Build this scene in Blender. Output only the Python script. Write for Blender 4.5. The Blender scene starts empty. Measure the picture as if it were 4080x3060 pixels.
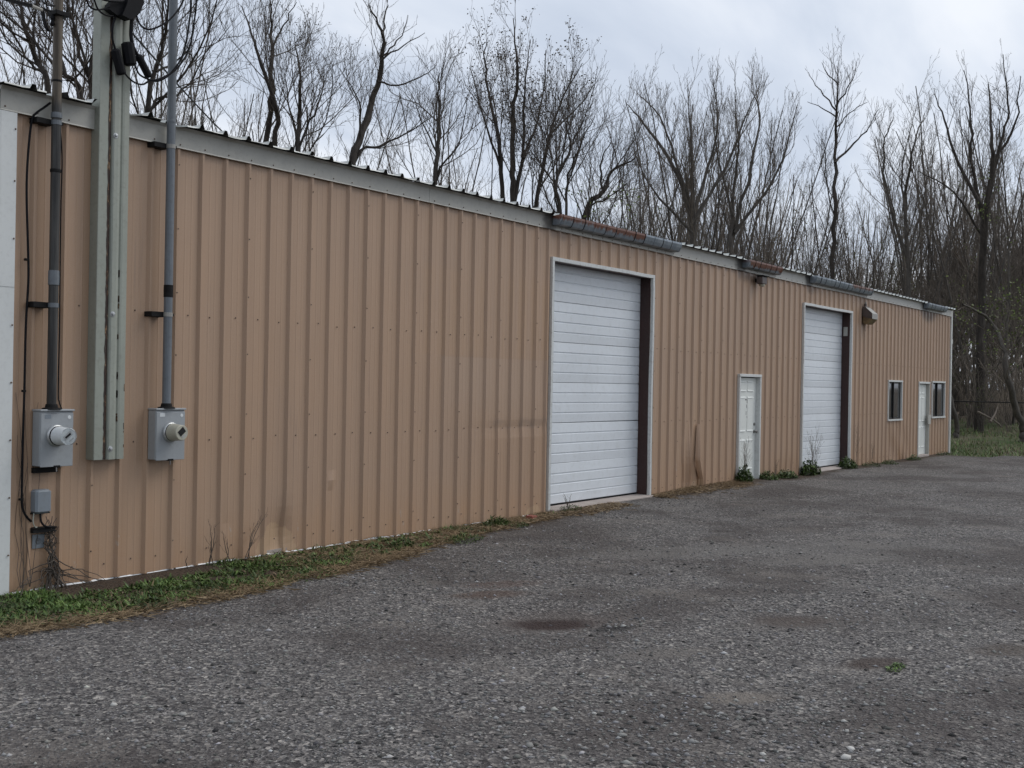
import bpy, math, random
import numpy as np
from mathutils import Matrix, Vector, noise as mnoise

# ------------------------------------------------------------------ camera, sky, sun
scene = bpy.context.scene
FPX, CAM, YAW, PIT, ROL = 4550.0, np.array([-5.82689, -9.28387, 1.9326]), 0.95548, -0.00161, 0.01812
_F = np.array([math.sin(YAW)*math.cos(PIT), math.cos(YAW)*math.cos(PIT), math.sin(PIT)])
_R0 = np.array([math.cos(YAW), -math.sin(YAW), 0.0]); _U0 = np.cross(_R0, _F)
_R = _R0*math.cos(ROL) + _U0*math.sin(ROL); _U = -_R0*math.sin(ROL) + _U0*math.cos(ROL)
cd = bpy.data.cameras.new('camera'); cam = bpy.data.objects.new('camera', cd)
scene.collection.objects.link(cam)
cd.sensor_width = 36.0; cd.lens = FPX/4080*36.0; cd.clip_end = 3000; cd.clip_start = 0.05
m = Matrix.Identity(4)
for i in range(3):
    m[i][0], m[i][1], m[i][2], m[i][3] = _R[i], _U[i], -_F[i], CAM[i]
cam.matrix_world = m
scene.camera = cam
scene.cycles.max_bounces = 5; scene.cycles.diffuse_bounces = 3; scene.cycles.glossy_bounces = 2
scene.view_settings.view_transform = 'Standard'
scene.view_settings.look = 'None'
scene.view_settings.exposure = 0.08
scene.view_settings.gamma = 1.0
scene.view_settings.use_curve_mapping = False

SUN_EL, SUN_AZ = math.radians(48), math.radians(122)     # azimuth clockwise from +y
world = bpy.data.worlds.new('World'); scene.world = world; world.use_nodes = True
nt = world.node_tree; nt.nodes.clear()
def wn(t, **k):
    n = nt.nodes.new(t)
    for a, b in k.items(): setattr(n, a, b)
    return n
out = wn('ShaderNodeOutputWorld'); sky = wn('ShaderNodeTexSky', sky_type='NISHITA', sun_disc=False)
sky.sun_elevation = SUN_EL; sky.sun_rotation = SUN_AZ
bg1 = wn('ShaderNodeBackground'); bg1.inputs[1].default_value = 0.10
nt.links.new(sky.outputs[0], bg1.inputs[0])
tc = wn('ShaderNodeTexCoord'); sep = wn('ShaderNodeSeparateXYZ'); nt.links.new(tc.outputs['Generated'], sep.inputs[0])
ad = wn('ShaderNodeMath', operation='ADD'); nt.links.new(sep.outputs[2], ad.inputs[0]); ad.inputs[1].default_value = 0.22
mx = wn('ShaderNodeMath', operation='MAXIMUM'); nt.links.new(ad.outputs[0], mx.inputs[0]); mx.inputs[1].default_value = 0.12
dv = wn('ShaderNodeVectorMath', operation='DIVIDE'); nt.links.new(tc.outputs['Generated'], dv.inputs[0])
cmb = wn('ShaderNodeCombineXYZ')
for i in (0, 1, 2): nt.links.new(mx.outputs[0], cmb.inputs[i])
nt.links.new(cmb.outputs[0], dv.inputs[1])
mp = wn('ShaderNodeMapping'); mp.inputs['Rotation'].default_value = (0, 0, 0.6); mp.inputs['Scale'].default_value = (0.45, 1.1, 0.9)
nt.links.new(dv.outputs[0], mp.inputs[0])
nz = wn('ShaderNodeTexNoise'); nz.inputs['Scale'].default_value = 1.9; nz.inputs['Detail'].default_value = 7; nz.inputs['Roughness'].default_value = 0.5
nz.inputs['Distortion'].default_value = 0.35
nt.links.new(mp.outputs[0], nz.inputs['Vector'])
cr = wn('ShaderNodeValToRGB'); cr.color_ramp.interpolation = 'B_SPLINE'
e = cr.color_ramp.elements
e[0].position = 0.35; e[0].color = (0.50, 0.57, 0.69, 1)
e[1].position = 0.66; e[1].color = (0.92, 0.95, 1.0, 1)
n_ = cr.color_ramp.elements.new(0.5); n_.color = (0.69, 0.755, 0.865, 1)
nt.links.new(nz.outputs[0], cr.inputs[0])
bg2 = wn('ShaderNodeBackground'); bg2.inputs[1].default_value = 1.0; nt.links.new(cr.outputs[0], bg2.inputs[0])
ms = wn('ShaderNodeMixShader'); ms.inputs[0].default_value = 0.94
nt.links.new(bg1.outputs[0], ms.inputs[1]); nt.links.new(bg2.outputs[0], ms.inputs[2]); nt.links.new(ms.outputs[0], out.inputs[0])

sl = bpy.data.lights.new('sun', 'SUN'); sl.energy = 1.5; sl.angle = math.radians(38); sl.color = (1.0, 0.97, 0.92)
so = bpy.data.objects.new('sun', sl); scene.collection.objects.link(so)
sd = Vector((math.sin(SUN_AZ)*math.cos(SUN_EL), math.cos(SUN_AZ)*math.cos(SUN_EL), math.sin(SUN_EL)))
so.rotation_euler = (-sd).to_track_quat('-Z', 'Y').to_euler(); so.location = (0, -20, 30)

# ------------------------------------------------------------------ helpers
COL = scene.collection
RNG = random.Random(7); NR = np.random.default_rng(11)
ORG = {}
def ray(px, py): return _F + _R*(px-2040)/FPX - _U*(py-1530)/FPX
def onwall(px, py, Y=0.0):
    d = ray(px, py); return CAM + d*((Y-CAM[1])/d[1])
def onground(px, py, Z=0.0):
    d = ray(px, py); return CAM + d*((Z-CAM[2])/d[2])
def atdepth(px, py, D): return CAM + ray(px, py)*D

def props(o, label=None, cat=None, group=None, kind=None):
    if label: o['label'] = label
    if cat: o['category'] = cat
    if group: o['group'] = group
    if kind: o['kind'] = kind
    return o
def thing(name, loc, label, cat, group=None):
    o = bpy.data.objects.new(name, None); COL.objects.link(o); o.location = loc; o.empty_display_size = 0.2
    ORG[o.name] = np.array(loc, float)
    return props(o, label, cat, group)
def mesh_obj(name, V, F, mat, parent=None, loc=None, smooth=False, cols=None):
    V = np.asarray(V, float).reshape(-1, 3)
    org = ORG[parent.name] if parent is not None else np.array(loc if loc is not None else (0, 0, 0), float)
    me = bpy.data.meshes.new(name)
    V2 = V-org
    if isinstance(F, np.ndarray):
        nv = F.shape[1]; nf = len(F)
        me.vertices.add(len(V2)); me.vertices.foreach_set('co', V2.astype(np.float32).ravel())
        me.loops.add(nf*nv); me.loops.foreach_set('vertex_index', F.astype(np.int32).ravel())
        me.polygons.add(nf); me.polygons.foreach_set('loop_start', np.arange(0, nf*nv, nv, dtype=np.int32))
        me.update(calc_edges=True)
    else:
        me.from_pydata(V2.tolist(), [], F); me.update()
    if smooth: me.polygons.foreach_set('use_smooth', np.ones(len(me.polygons), bool))
    if cols is not None:
        a = me.color_attributes.new('Col', 'FLOAT_COLOR', 'POINT')
        c = np.ones((len(V), 4), np.float32); c[:, :3] = cols; a.data.foreach_set('color', c.ravel())
    if mat is not None: me.materials.append(mat)
    o = bpy.data.objects.new(name, me); COL.objects.link(o)
    ORG[o.name] = org
    if parent is not None: o.parent = parent
    else: o.location = org
    return o

class MB:
    def __init__(s): s.v = []; s.f = []
    def add(s, V, F):
        b = len(s.v); s.v += [tuple(map(float, q)) for q in V]; s.f += [tuple(i+b for i in f) for f in F]; return s
    def box(s, x0, x1, y0, y1, z0, z1, bev=0.0):
        if bev <= 0:
            V = [(x, y, z) for z in (z0, z1) for y in (y0, y1) for x in (x0, x1)]
            F = [(0, 2, 3, 1), (4, 5, 7, 6), (0, 1, 5, 4), (2, 6, 7, 3), (0, 4, 6, 2), (1, 3, 7, 5)]
            return s.add(V, F)
        b = min(bev, .49*min(abs(x1-x0), abs(y1-y0), abs(z1-z0)))
        rings = []
        def ring(z, i): return [(x0+i+b, y0+i, z), (x1-i-b, y0+i, z), (x1-i, y0+i+b, z), (x1-i, y1-i-b, z), (x1-i-b, y1-i, z), (x0+i+b, y1-i, z), (x0+i, y1-i-b, z), (x0+i, y0+i+b, z)]
        V = ring(z0, b)+ring(z0+b, 0)+ring(z1-b, 0)+ring(z1, b)
        F = []
        for r in range(3):
            for k in range(8): F.append((r*8+k, r*8+(k+1) % 8, r*8+8+(k+1) % 8, r*8+8+k))
        F.append(tuple(range(7, -1, -1))); F.append(tuple(range(24, 32)))
        return s.add(V, F)
    def tube(s, pts, rad, n=8, cap=True):
        pts = [np.array(q, float) for q in pts]; N = len(pts)
        rad = [rad]*N if np.isscalar(rad) else rad
        V = []; prev = None
        for i in range(N):
            t = pts[min(i+1, N-1)]-pts[max(i-1, 0)]; t = t/(np.linalg.norm(t)+1e-9)
            if prev is None:
                a = np.array([0, 0, 1.]) if abs(t[2]) < .9 else np.array([1., 0, 0])
                u = np.cross(a, t)
            else: u = prev-t*np.dot(prev, t)
            u /= np.linalg.norm(u)+1e-9; w = np.cross(t, u); prev = u
            for k in range(n):
                a = 2*math.pi*k/n; V.append(pts[i]+rad[i]*(u*math.cos(a)+w*math.sin(a)))
        F = [(i*n+k, i*n+(k+1) % n, (i+1)*n+(k+1) % n, (i+1)*n+k) for i in range(N-1) for k in range(n)]
        if cap: F += [tuple(range(n-1, -1, -1)), tuple(range((N-1)*n, N*n))]
        return s.add(V, F)
    def lathe(s, c, axis, prof, n=24):
        """prof: list of (distance along axis, radius)"""
        c = np.array(c, float); t = np.array(axis, float); t /= np.linalg.norm(t)
        a = np.array([0, 0, 1.]) if abs(t[2]) < .9 else np.array([1., 0, 0])
        u = np.cross(a, t); u /= np.linalg.norm(u); w = np.cross(t, u)
        V = [c+t*d+r*(u*math.cos(2*math.pi*k/n)+w*math.sin(2*math.pi*k/n)) for d, r in prof for k in range(n)]
        N = len(prof)
        F = [(i*n+k, i*n+(k+1) % n, (i+1)*n+(k+1) % n, (i+1)*n+k) for i in range(N-1) for k in range(n)]
        F += [tuple(range(n-1, -1, -1)), tuple(range((N-1)*n, N*n))]
        return s.add(V, F)
    def extx(s, prof, x0, x1, closed=True, cap=True, nx=1, wob=None):
        """extrude a (y,z) profile along x"""
        n = len(prof); V = []
        for i in range(nx+1):
            x = x0+(x1-x0)*i/nx
            for (y, z) in prof:
                q = (x, y, z)
                V.append(wob(q) if wob else q)
        R_ = n if closed else n-1
        F = [(i*n+k, i*n+(k+1) % n, (i+1)*n+(k+1) % n, (i+1)*n+k) for i in range(nx) for k in range(R_)]
        if closed and cap: F += [tuple(range(n-1, -1, -1)), tuple(range(nx*n, nx*n+n))]
        return s.add(V, F)
    def extz(s, prof, z0, z1, closed=False, nz=1, wob=None):
        n = len(prof); V = []
        for i in range(nz+1):
            z = z0+(z1-z0)*i/nz
            for (x, y) in prof:
                q = (x, y, z); V.append(wob(q) if wob else q)
        R_ = n if closed else n-1
        F = [(i*n+k, i*n+(k+1) % n, (i+1)*n+(k+1) % n, (i+1)*n+k) for i in range(nz) for k in range(R_)]
        if closed: F += [tuple(range(n-1, -1, -1)), tuple(range(nz*n, nz*n+n))]
        return s.add(V, F)
    def build(s, name, mat, parent=None, loc=None, smooth=False):
        return mesh_obj(name, s.v, s.f, mat, parent, loc, smooth)
def hexh(s): return tuple((((int(s[i:i+2], 16)/255)+.055)/1.055)**2.4 for i in (0, 2, 4))

# ------------------------------------------------------------------ materials
class NT:
    def __init__(s, name, rough=.6, metal=0.0, spec=.5):
        s.m = bpy.data.materials.new(name); s.m.use_nodes = True; s.t = s.m.node_tree
        s.b = s.t.nodes['Principled BSDF']; s.b.inputs['Roughness'].default_value = rough; s.b.inputs['Metallic'].default_value = metal
        s.b.inputs['Specular IOR Level'].default_value = spec
        s._pos = None
    def n(s, t, **k):
        q = s.t.nodes.new(t)
        for a, b in k.items(): setattr(q, a, b)
        return q
    def l(s, a, b): s.t.links.new(a, b)
    def pos(s):
        if s._pos is None: s._pos = s.n('ShaderNodeNewGeometry').outputs['Position']
        return s._pos
    def objpos(s): return s.n('ShaderNodeTexCoord').outputs['Object']
    def noise(s, scale, detail=3, rough=.5, stretch=(1, 1, 1), src=None, dist=0):
        mp = s.n('ShaderNodeMapping'); mp.inputs['Scale'].default_value = stretch
        s.l(src or s.pos(), mp.inputs[0])
        q = s.n('ShaderNodeTexNoise'); q.inputs['Scale'].default_value = scale; q.inputs['Detail'].default_value = detail; q.inputs['Roughness'].default_value = rough; q.inputs['Distortion'].default_value = dist
        s.l(mp.outputs[0], q.inputs['Vector']); return q.outputs[0]
    def vor(s, scale, out='Color', stretch=(1, 1, 1), feat='F1'):
        mp = s.n('ShaderNodeMapping'); mp.inputs['Scale'].default_value = stretch; s.l(s.pos(), mp.inputs[0])
        q = s.n('ShaderNodeTexVoronoi', feature=feat); q.inputs['Scale'].default_value = scale; s.l(mp.outputs[0], q.inputs['Vector']); return q.outputs[out]
    def ramp(s, fac, stops):
        q = s.n('ShaderNodeValToRGB'); el = q.color_ramp.elements
        while len(el) < len(stops): el.new(.5)
        for e_, (p_, c_) in zip(el, stops):
            e_.position = p_; e_.color = (*c_, 1) if not np.isscalar(c_) else (c_, c_, c_, 1)
        s.l(fac, q.inputs[0]); return q.outputs[0]
    def mix(s, fac, a, b, mode='MIX'):
        q = s.n('ShaderNodeMix', data_type='RGBA', blend_type=mode)
        for inp, v in ((q.inputs[0], fac), (q.inputs[6], a), (q.inputs[7], b)):
            if hasattr(v, 'links'): s.l(v, inp)
            elif np.isscalar(v): inp.default_value = v
            else: inp.default_value = (*v, 1)
        return q.outputs[2]
    def math(s, op, a, b=None, clamp=False):
        q = s.n('ShaderNodeMath', operation=op, use_clamp=clamp)
        for inp, v in zip(q.inputs, (a, b)):
            if v is None: continue
            if hasattr(v, 'links'): s.l(v, inp)
            else: inp.default_value = v
        return q.outputs[0]
    def xyz(s):
        q = s.n('ShaderNodeSeparateXYZ'); s.l(s.pos(), q.inputs[0]); return q.outputs
    def smooth(s, v, a, b):
        q = s.n('ShaderNodeMapRange', interpolation_type='SMOOTHSTEP'); q.inputs[1].default_value = a; q.inputs[2].default_value = b
        s.l(v, q.inputs[0]); return q.outputs[0]
    def bump(s, h, strength=.3, dist=.01):
        q = s.n('ShaderNodeBump'); q.inputs['Strength'].default_value = strength; q.inputs['Distance'].default_value = dist
        s.l(h, q.inputs['Height']); s.l(q.outputs[0], s.b.inputs['Normal']); return s
    def color(s, c):
        if hasattr(c, 'links'): s.l(c, s.b.inputs['Base Color'])
        else: s.b.inputs['Base Color'].default_value = (*c, 1)
        return s
    def rough(s, v): s.l(v, s.b.inputs['Roughness']); return s

MAT = {}
def paint(name, c, var=.12, rough=.45, dirt=(.12, .10, .08), dirtamt=.25, rust=0.0, metal=0.0, scale=3.0):
    M = NT(name, rough, metal)
    n1 = M.noise(scale, 4, .6, (1, 1, .35)); n2 = M.noise(scale*9, 3, .6)
    c1 = M.mix(M.ramp(n1, [(.3, 0), (.7, 1)]), tuple(x*(1-var) for x in c), tuple(min(1, x*(1+var)) for x in c))
    c2 = M.mix(M.math('MULTIPLY', M.ramp(n2, [(.5, 0), (.8, 1)]), dirtamt), c1, dirt)
    if rust > 0:
        n3 = M.noise(scale*4, 6, .7, (1.5, 1.5, .5)); r = M.ramp(n3, [(.62-rust*.3, 0), (.66-rust*.3, 1)])
        rc = M.mix(M.noise(40, 3), (.10, .035, .015), (.28, .11, .045)); c2 = M.mix(r, c2, rc)
    M.color(c2); M.bump(n2, .08, .004)
    M.rough(M.math('ADD', M.math('MULTIPLY', n1, .25), rough-.12))
    MAT[name] = M.m; return M.m

STAIN = [(28.3, .95, .42, .75), (15.45, .75, .30, .6), (18.9, .5, .25, .45), (8.5, .5, .2, .35), (22.45, .4, 1.1, .25)]
def wall_material():
    M = NT('tan_steel_siding', .42)
    x, y, z = M.xyz()
    base = (.405, .256, .155)
    streak = M.noise(2.2, 5, .65, (3.2, 3.2, .10)); blot = M.noise(.55, 4, .6)
    c = M.mix(M.ramp(streak, [(.25, 0), (.75, 1)]), tuple(v*.90 for v in base), tuple(v*1.07 for v in base))
    c = M.mix(M.math('MULTIPLY', M.ramp(blot, [(.4, 0), (.75, 1)]), .30), c, (.33, .235, .175))
    # repainted patch right of the middle bay: paler below 2.26 m, warm scuffs above it
    inx = M.math('MULTIPLY', M.smooth(x, 5.74, 5.78), M.math('SUBTRACT', 1.0, M.smooth(x, 8.10, 8.3)))
    pz = M.math('SUBTRACT', 1.0, M.smooth(z, 2.245, 2.265)); pz2 = M.math('MULTIPLY', pz, M.smooth(z, 1.15, 1.9))
    c = M.mix(M.math('MULTIPLY', M.math('MULTIPLY', inx, pz2), .30), c, (.44, .315, .225))
    warm = M.math('MULTIPLY', M.math('MULTIPLY', M.smooth(x, 3.8, 6.0), M.math('SUBTRACT', 1.0, M.smooth(x, 8.2, 8.4))), M.math('MULTIPLY', M.smooth(z, 2.25, 2.3), M.math('SUBTRACT', 1.0, M.smooth(z, 3.3, 3.5))))
    c = M.mix(M.math('MULTIPLY', M.math('MULTIPLY', warm, M.ramp(M.noise(1.5, 4, .6, (4, 4, .15)), [(.45, 0), (.6, 1)])), .45), c, (.43, .265, .145))
    # grey scuff line near the first garage door
    sc = M.math('MULTIPLY', M.math('MULTIPLY', M.smooth(x, 6.6, 7.0), M.math('SUBTRACT', 1.0, M.smooth(x, 8.25, 8.35))), M.math('MULTIPLY', M.smooth(z, 1.26, 1.30), M.math('SUBTRACT', 1.0, M.smooth(z, 1.36, 1.46))))
    c = M.mix(M.math('MULTIPLY', M.math('MULTIPLY', sc, M.ramp(M.noise(3, 4, .6), [(.4, 0), (.6, 1)])), .55), c, (.26, .185, .135))
    # mud splashed along the foot, broken up
    lo = M.math('MULTIPLY', M.math('SUBTRACT', 1.0, M.smooth(z, .02, .75)), M.ramp(M.noise(3.0, 5, .65, (1.2, 1, .5)), [(.35, 0), (.7, 1)]))
    c = M.mix(M.math('MULTIPLY', lo, .6), c, (.43, .245, .125))
    # bare scraped patches and dark run marks
    sp = M.math('MULTIPLY', M.ramp(M.noise(2.3, 5, .7, (1.6, 1, .7)), [(.66, 0), (.70, 1)]), M.math('SUBTRACT', 1.0, M.smooth(z, .25, .9)))
    c = M.mix(M.math('MULTIPLY', sp, .5), c, (.42, .37, .32))
    run = M.math('MULTIPLY', M.ramp(M.noise(5.0, 3, .6, (3.5, 3.5, .12)), [(.64, 0), (.74, 1)]), .35)
    c = M.mix(run, c, (.20, .135, .095))
    # bare replacement patches at the foot
    for (cx_, w_, h_) in ((2.93, .30, .36), (13.3, .22, .22), (7.95, .2, .16)):
        ax = M.math('DIVIDE', M.math('SUBTRACT', x, cx_), w_); az = M.math('DIVIDE', z, h_)
        rr = M.math('ADD', M.math('ADD', M.math('MULTIPLY', ax, ax), M.math('MULTIPLY', az, az)), M.math('MULTIPLY', M.math('SUBTRACT', M.noise(6, 3, .6), .5), .9))
        c = M.mix(M.math('MULTIPLY', M.math('SUBTRACT', 1.0, M.smooth(rr, .88, .96)), .75), c, (.49, .325, .19))
    for (cx_, w_, h_, am) in STAIN:
        q_ = M.math('DIVIDE', M.math('SUBTRACT', x, cx_), w_); v_ = M.math('DIVIDE', M.math('SUBTRACT', 4.25, z), h_)
        rr = M.math('ADD', M.math('ADD', M.math('MULTIPLY', q_, q_), M.math('MULTIPLY', v_, v_)), M.math('MULTIPLY', M.math('SUBTRACT', M.noise(3.5, 4, .65, (3, 1, .5)), .5), 1.4))
        c = M.mix(M.math('MULTIPLY', M.math('SUBTRACT', 1.0, M.smooth(rr, .2, 1.1)), am), c, (.075, .052, .040))
    fine = M.noise(180, 2, .5)
    c = M.mix(.10, c, M.ramp(fine, [(.3, .12), (.7, .5)]))
    M.color(c); M.rough(M.math('ADD', M.math('MULTIPLY', blot, .3), .28))
    M.bump(M.noise(1.6, 3, .5, (1, 1, .5)), .25, .02)
    MAT['wall'] = M.m
wall_material()

def gravel_material():
    M = NT('worn_gravel_asphalt', .88, 0, .3)
    x, y, z = M.xyz()
    def chan(sc_, st=(1, 1, 1)):
        q_ = M.n('ShaderNodeSeparateColor'); M.l(M.vor(sc_, 'Color', st), q_.inputs[0]); return q_.outputs[0]
    d1 = M.vor(70, 'Distance'); d2 = M.vor(34, 'Distance')
    g1 = M.ramp(chan(70), [(.0, (.022, .022, .024)), (.45, (.085, .083, .086)), (.8, (.175, .172, .172)), (1, (.40, .395, .385))])
    g2 = M.ramp(chan(34), [(.0, (.030, .029, .031)), (.5, (.10, .097, .098)), (.85, (.19, .186, .182)), (1, (.38, .37, .355))])
    c = M.mix(M.ramp(M.noise(9, 3, .6), [(.40, 0), (.60, 1)]), g1, g2)
    big = M.noise(.45, 5, .6, (1, 1.2, 1), dist=.4); mid = M.noise(1.9, 5, .65)
    c = M.mix(M.math('MULTIPLY', M.ramp(big, [(.46, 0), (.60, 1)]), .68), c, (.056, .048, .046), 'MIX')
    c = M.mix(M.math('MULTIPLY', M.ramp(mid, [(.54, 0), (.72, 1)]), .42), c, (.055, .051, .052))
    c = M.mix(M.math('MULTIPLY', M.ramp(M.noise(.8, 4, .6, (1.3, 1, 1)), [(.55, 0), (.75, 1)]), .55), c, (.20, .188, .175))
    crumb = M.math('MULTIPLY', M.ramp(M.noise(8, 6, .75, (1, 1, 1)), [(.57, 0), (.64, 1)]), M.ramp(M.noise(.7, 4, .6, dist=.5), [(.48, 0), (.60, 1)]))
    c = M.mix(M.math('MULTIPLY', crumb, .75), c, (.020, .018, .018))
    pale = M.math('MULTIPLY', M.ramp(M.noise(11, 5, .7), [(.58, 0), (.66, 1)]), M.ramp(M.noise(.55, 4, .6, (1, 1.4, 1)), [(.50, 0), (.62, 1)]))
    c = M.mix(M.math('MULTIPLY', pale, .5), c, (.24, .225, .205))
    c = M.mix(1.0, c, (1.06, 1.0, .945), 'MULTIPLY')
    # silt in the shallow dips
    for (px, py, rx, ry, col, am) in MUD:
        q = M.n('ShaderNodeVectorMath', operation='SUBTRACT'); M.l(M.pos(), q.inputs[0]); q.inputs[1].default_value = (px, py, 0)
        ro = M.n('ShaderNodeVectorRotate', rotation_type='Z_AXIS'); M.l(q.outputs[0], ro.inputs[0]); ro.inputs['Angle'].default_value = 0.62
        sc = M.n('ShaderNodeVectorMath', operation='DIVIDE'); M.l(ro.outputs[0], sc.inputs[0]); sc.inputs[1].default_value = (rx, ry, 50)
        ln = M.n('ShaderNodeVectorMath', operation='LENGTH'); M.l(sc.outputs[0], ln.inputs[0])
        dd = M.math('ADD', ln.outputs['Value'], M.math('MULTIPLY', M.math('SUBTRACT', M.noise(5, 4, .6), .5), .7))
        mk = M.math('SUBTRACT', 1.0, M.smooth(dd, .45, 1.15))
        c = M.mix(M.math('MULTIPLY', mk, am), c, col)
    # bare soil along the foot of the wall
    edge = M.math('ADD', y, M.math('MULTIPLY', M.math('SUBTRACT', M.noise(1.2, 4, .6), .5), .9))
    w1 = M.math('MULTIPLY', M.smooth(edge, -1.35, -.95), M.math('SUBTRACT', 1.0, M.smooth(x, 3.0, 4.5)))
    w2 = M.math('MULTIPLY', M.smooth(edge, -.8, -.4), M.math('SUBTRACT', 1.0, M.smooth(x, 7.5, 8.8)))
    w3 = M.math('MULTIPLY', M.smooth(edge, -.45, -.15), M.smooth(x, 11, 12))
    wm = M.math('MAXIMUM', M.math('MAXIMUM', w1, w2), w3)
    soil = M.ramp(M.noise(24, 5, .7), [(.3, (.028, .019, .013)), (.7, (.085, .058, .038))])
    c = M.mix(wm, c, soil)
    M.color(c)
    h = M.math('ADD', M.math('MULTIPLY', d1, .5), d2)
    h = M.math('ADD', h, M.math('MULTIPLY', M.noise(9, 4, .6), 2.2))
    M.bump(h, .9, .025)
    MAT['gravel'] = M.m
G = lambda a, b: tuple(onground(a, b)[:2])
MUD = [(*G(2220, 2462), .75, .42, (.105, .086, .076), .6), (*G(2205, 2468), .42, .24, (.036, .022, .019), 1.0), (*G(3160, 2465), .38, .22, (.060, .042, .034), .85), (*G(3480, 2625), .32, .17, (.058, .042, .035), .85),
       (*G(2950, 2762), .34, .17, (.17, .148, .128), .9), (*G(1950, 2372), .42, .2, (.085, .055, .042), .75), (*G(4040, 2590), .42, .2, (.085, .068, .056), .75), (*G(3200, 2475), .8, .3, (.11, .095, .085), .5),
       (*G(2640, 2595), .45, .2, (.14, .125, .112), .7), (*G(2450, 2490), .24, .14, (.022, .020, .020), .8), (*G(3300, 2230), 1.2, .4, (.17, .158, .145), .55), (*G(2720, 2200), 1.6, .5, (.17, .158, .145), .5), (*G(3330, 2180), 2.0, .6, (.15, .14, .13), .45), (*G(2000, 2330), .5, .25, (.10, .062, .048), .5)]
gravel_material()

def simple(name, c, rough=.6, metal=0.0, var=.15, scale=8, bump=.1, spec=.5):
    M = NT(name, rough, metal, spec); n1 = M.noise(scale, 5, .65)
    M.color(M.mix(M.ramp(n1, [(.3, 0), (.7, 1)]), tuple(v*(1-var) for v in c), tuple(min(1, v*(1+var)) for v in c)))
    M.bump(n1, bump, .01); MAT[name] = M.m; return M.m
paint('trim_white', (.56, .57, .55), .07, .42, dirtamt=.35)
paint('eave_grey', (.385, .375, .335), .08, .42, dirtamt=.2)
def stain_eave():
    m_ = MAT['eave_grey']; t_ = m_.node_tree; b_ = t_.nodes['Principled BSDF']; src = b_.inputs['Base Color'].links[0].from_socket
    M = NT.__new__(NT); M.m = m_; M.t = t_; M.b = b_; M._pos = None; x, y, z = M.xyz(); c = src
    for cx_, w_ in ((8.15, .22), (14.95, .32), (18.6, .28), (27.75, .45)):
        q_ = M.math('DIVIDE', M.math('SUBTRACT', x, cx_), w_)
        rr = M.math('ADD', M.math('MULTIPLY', q_, q_), M.math('MULTIPLY', M.math('SUBTRACT', M.noise(6, 4, .65), .5), 1.2))
        c = M.mix(M.math('MULTIPLY', M.math('SUBTRACT', 1.0, M.smooth(rr, .1, 1.0)), .88), c, (.022, .018, .015))
    M.color(c)
stain_eave()      # black drip stains where the gutters leak
paint('corner_white', (.61, .625, .61), .05, .45, dirtamt=.12)
paint('door_white', (.70, .715, .67), .05, .38, dirt=(.35, .33, .28), dirtamt=.22)
paint('garage_white', (.66, .69, .715), .045, .35, dirt=(.38, .38, .34), dirtamt=.22, scale=1.3)
paint('liner_white', (.78, .79, .80), .08, .5, dirt=(.25, .22, .18), dirtamt=.5)
paint('roof_pale', (.52, .53, .50), .1, .42, dirt=(.18, .17, .14), dirtamt=.45)
def shade_roof_underside():
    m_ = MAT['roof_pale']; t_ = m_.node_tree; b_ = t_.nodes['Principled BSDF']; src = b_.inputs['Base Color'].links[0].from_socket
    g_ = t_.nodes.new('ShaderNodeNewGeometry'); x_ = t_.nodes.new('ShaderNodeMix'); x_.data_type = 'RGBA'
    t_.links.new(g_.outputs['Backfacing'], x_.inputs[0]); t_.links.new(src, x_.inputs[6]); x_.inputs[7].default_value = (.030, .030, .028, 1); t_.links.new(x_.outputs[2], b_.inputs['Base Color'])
shade_roof_underside()      # shade under the eave overhang painted into the sheets' underside colour
paint('brown_steel', (.036, .014, .011), .3, .6, dirt=(.075, .06, .058), dirtamt=.3)
paint('post_green', (.285, .300, .255), .08, .45, dirt=(.12, .11, .08), dirtamt=.3)
paint('meter_grey', (.30, .318, .33), .07, .38, dirtamt=.18)
paint('box_grey', (.20, .225, .25), .1, .4, dirtamt=.25)
paint('conduit_grey', (.135, .15, .165), .2, .5, dirt=(.07, .07, .07), dirtamt=.4, metal=.08)
paint('concrete', (.36, .31, .28), .15, .85, dirt=(.13, .11, .09), dirtamt=.5)
simple('black_steel', (.010, .0095, .0095), .7, 0, .4, 20, .1, .18)
simple('black_rubber', (.007, .007, .0085), .65, 0, .3, 20, .1, .15)
simple('bronze', (.075, .058, .052), .5, 0, .3, 12)
simple('lamp_grey', (.28, .27, .245), .5, 0, .25, 14)
simple('window_dark', (.014, .013, .013), .5, 0, .3, 20, .1, .25)
simple('brass_knob', (.20, .19, .18), .3, .8, .2, 20)
simple('screw_metal', (.16, .12, .09), .5, .3, .3, 30)
simple('brick_red', (.22, .065, .045), .85, 0, .3, 25, .3)
simple('meter_ring', (.42, .43, .43), .35, .5, .15, 20)
simple('meter_face', (.60, .62, .62), .4, 0, .08, 30)
simple('meter_beige', (.40, .385, .31), .4, 0, .1, 20)
simple('dark_interior', (.02, .02, .02), .9, 0, .2, 5)
def mast_material():
    M = NT('weathered_mast', .55, .2); x, y, z = M.xyz()
    n1 = M.noise(3.2, 5, .65, (6, 6, .5))
    brown = M.mix(M.ramp(n1, [(.35, 0), (.65, 1)]), (.042, .032, .022), (.125, .10, .072))
    black = M.mix(M.ramp(M.noise(2.5, 4, .6, (5, 5, .4)), [(.4, 0), (.7, 1)]), (.022, .021, .020), (.085, .083, .078))
    c = M.mix(M.smooth(z, 4.28, 4.40), black, brown)
    M.color(c); M.bump(n1, .15, .005); MAT['mast'] = M.m
mast_material()
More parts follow.
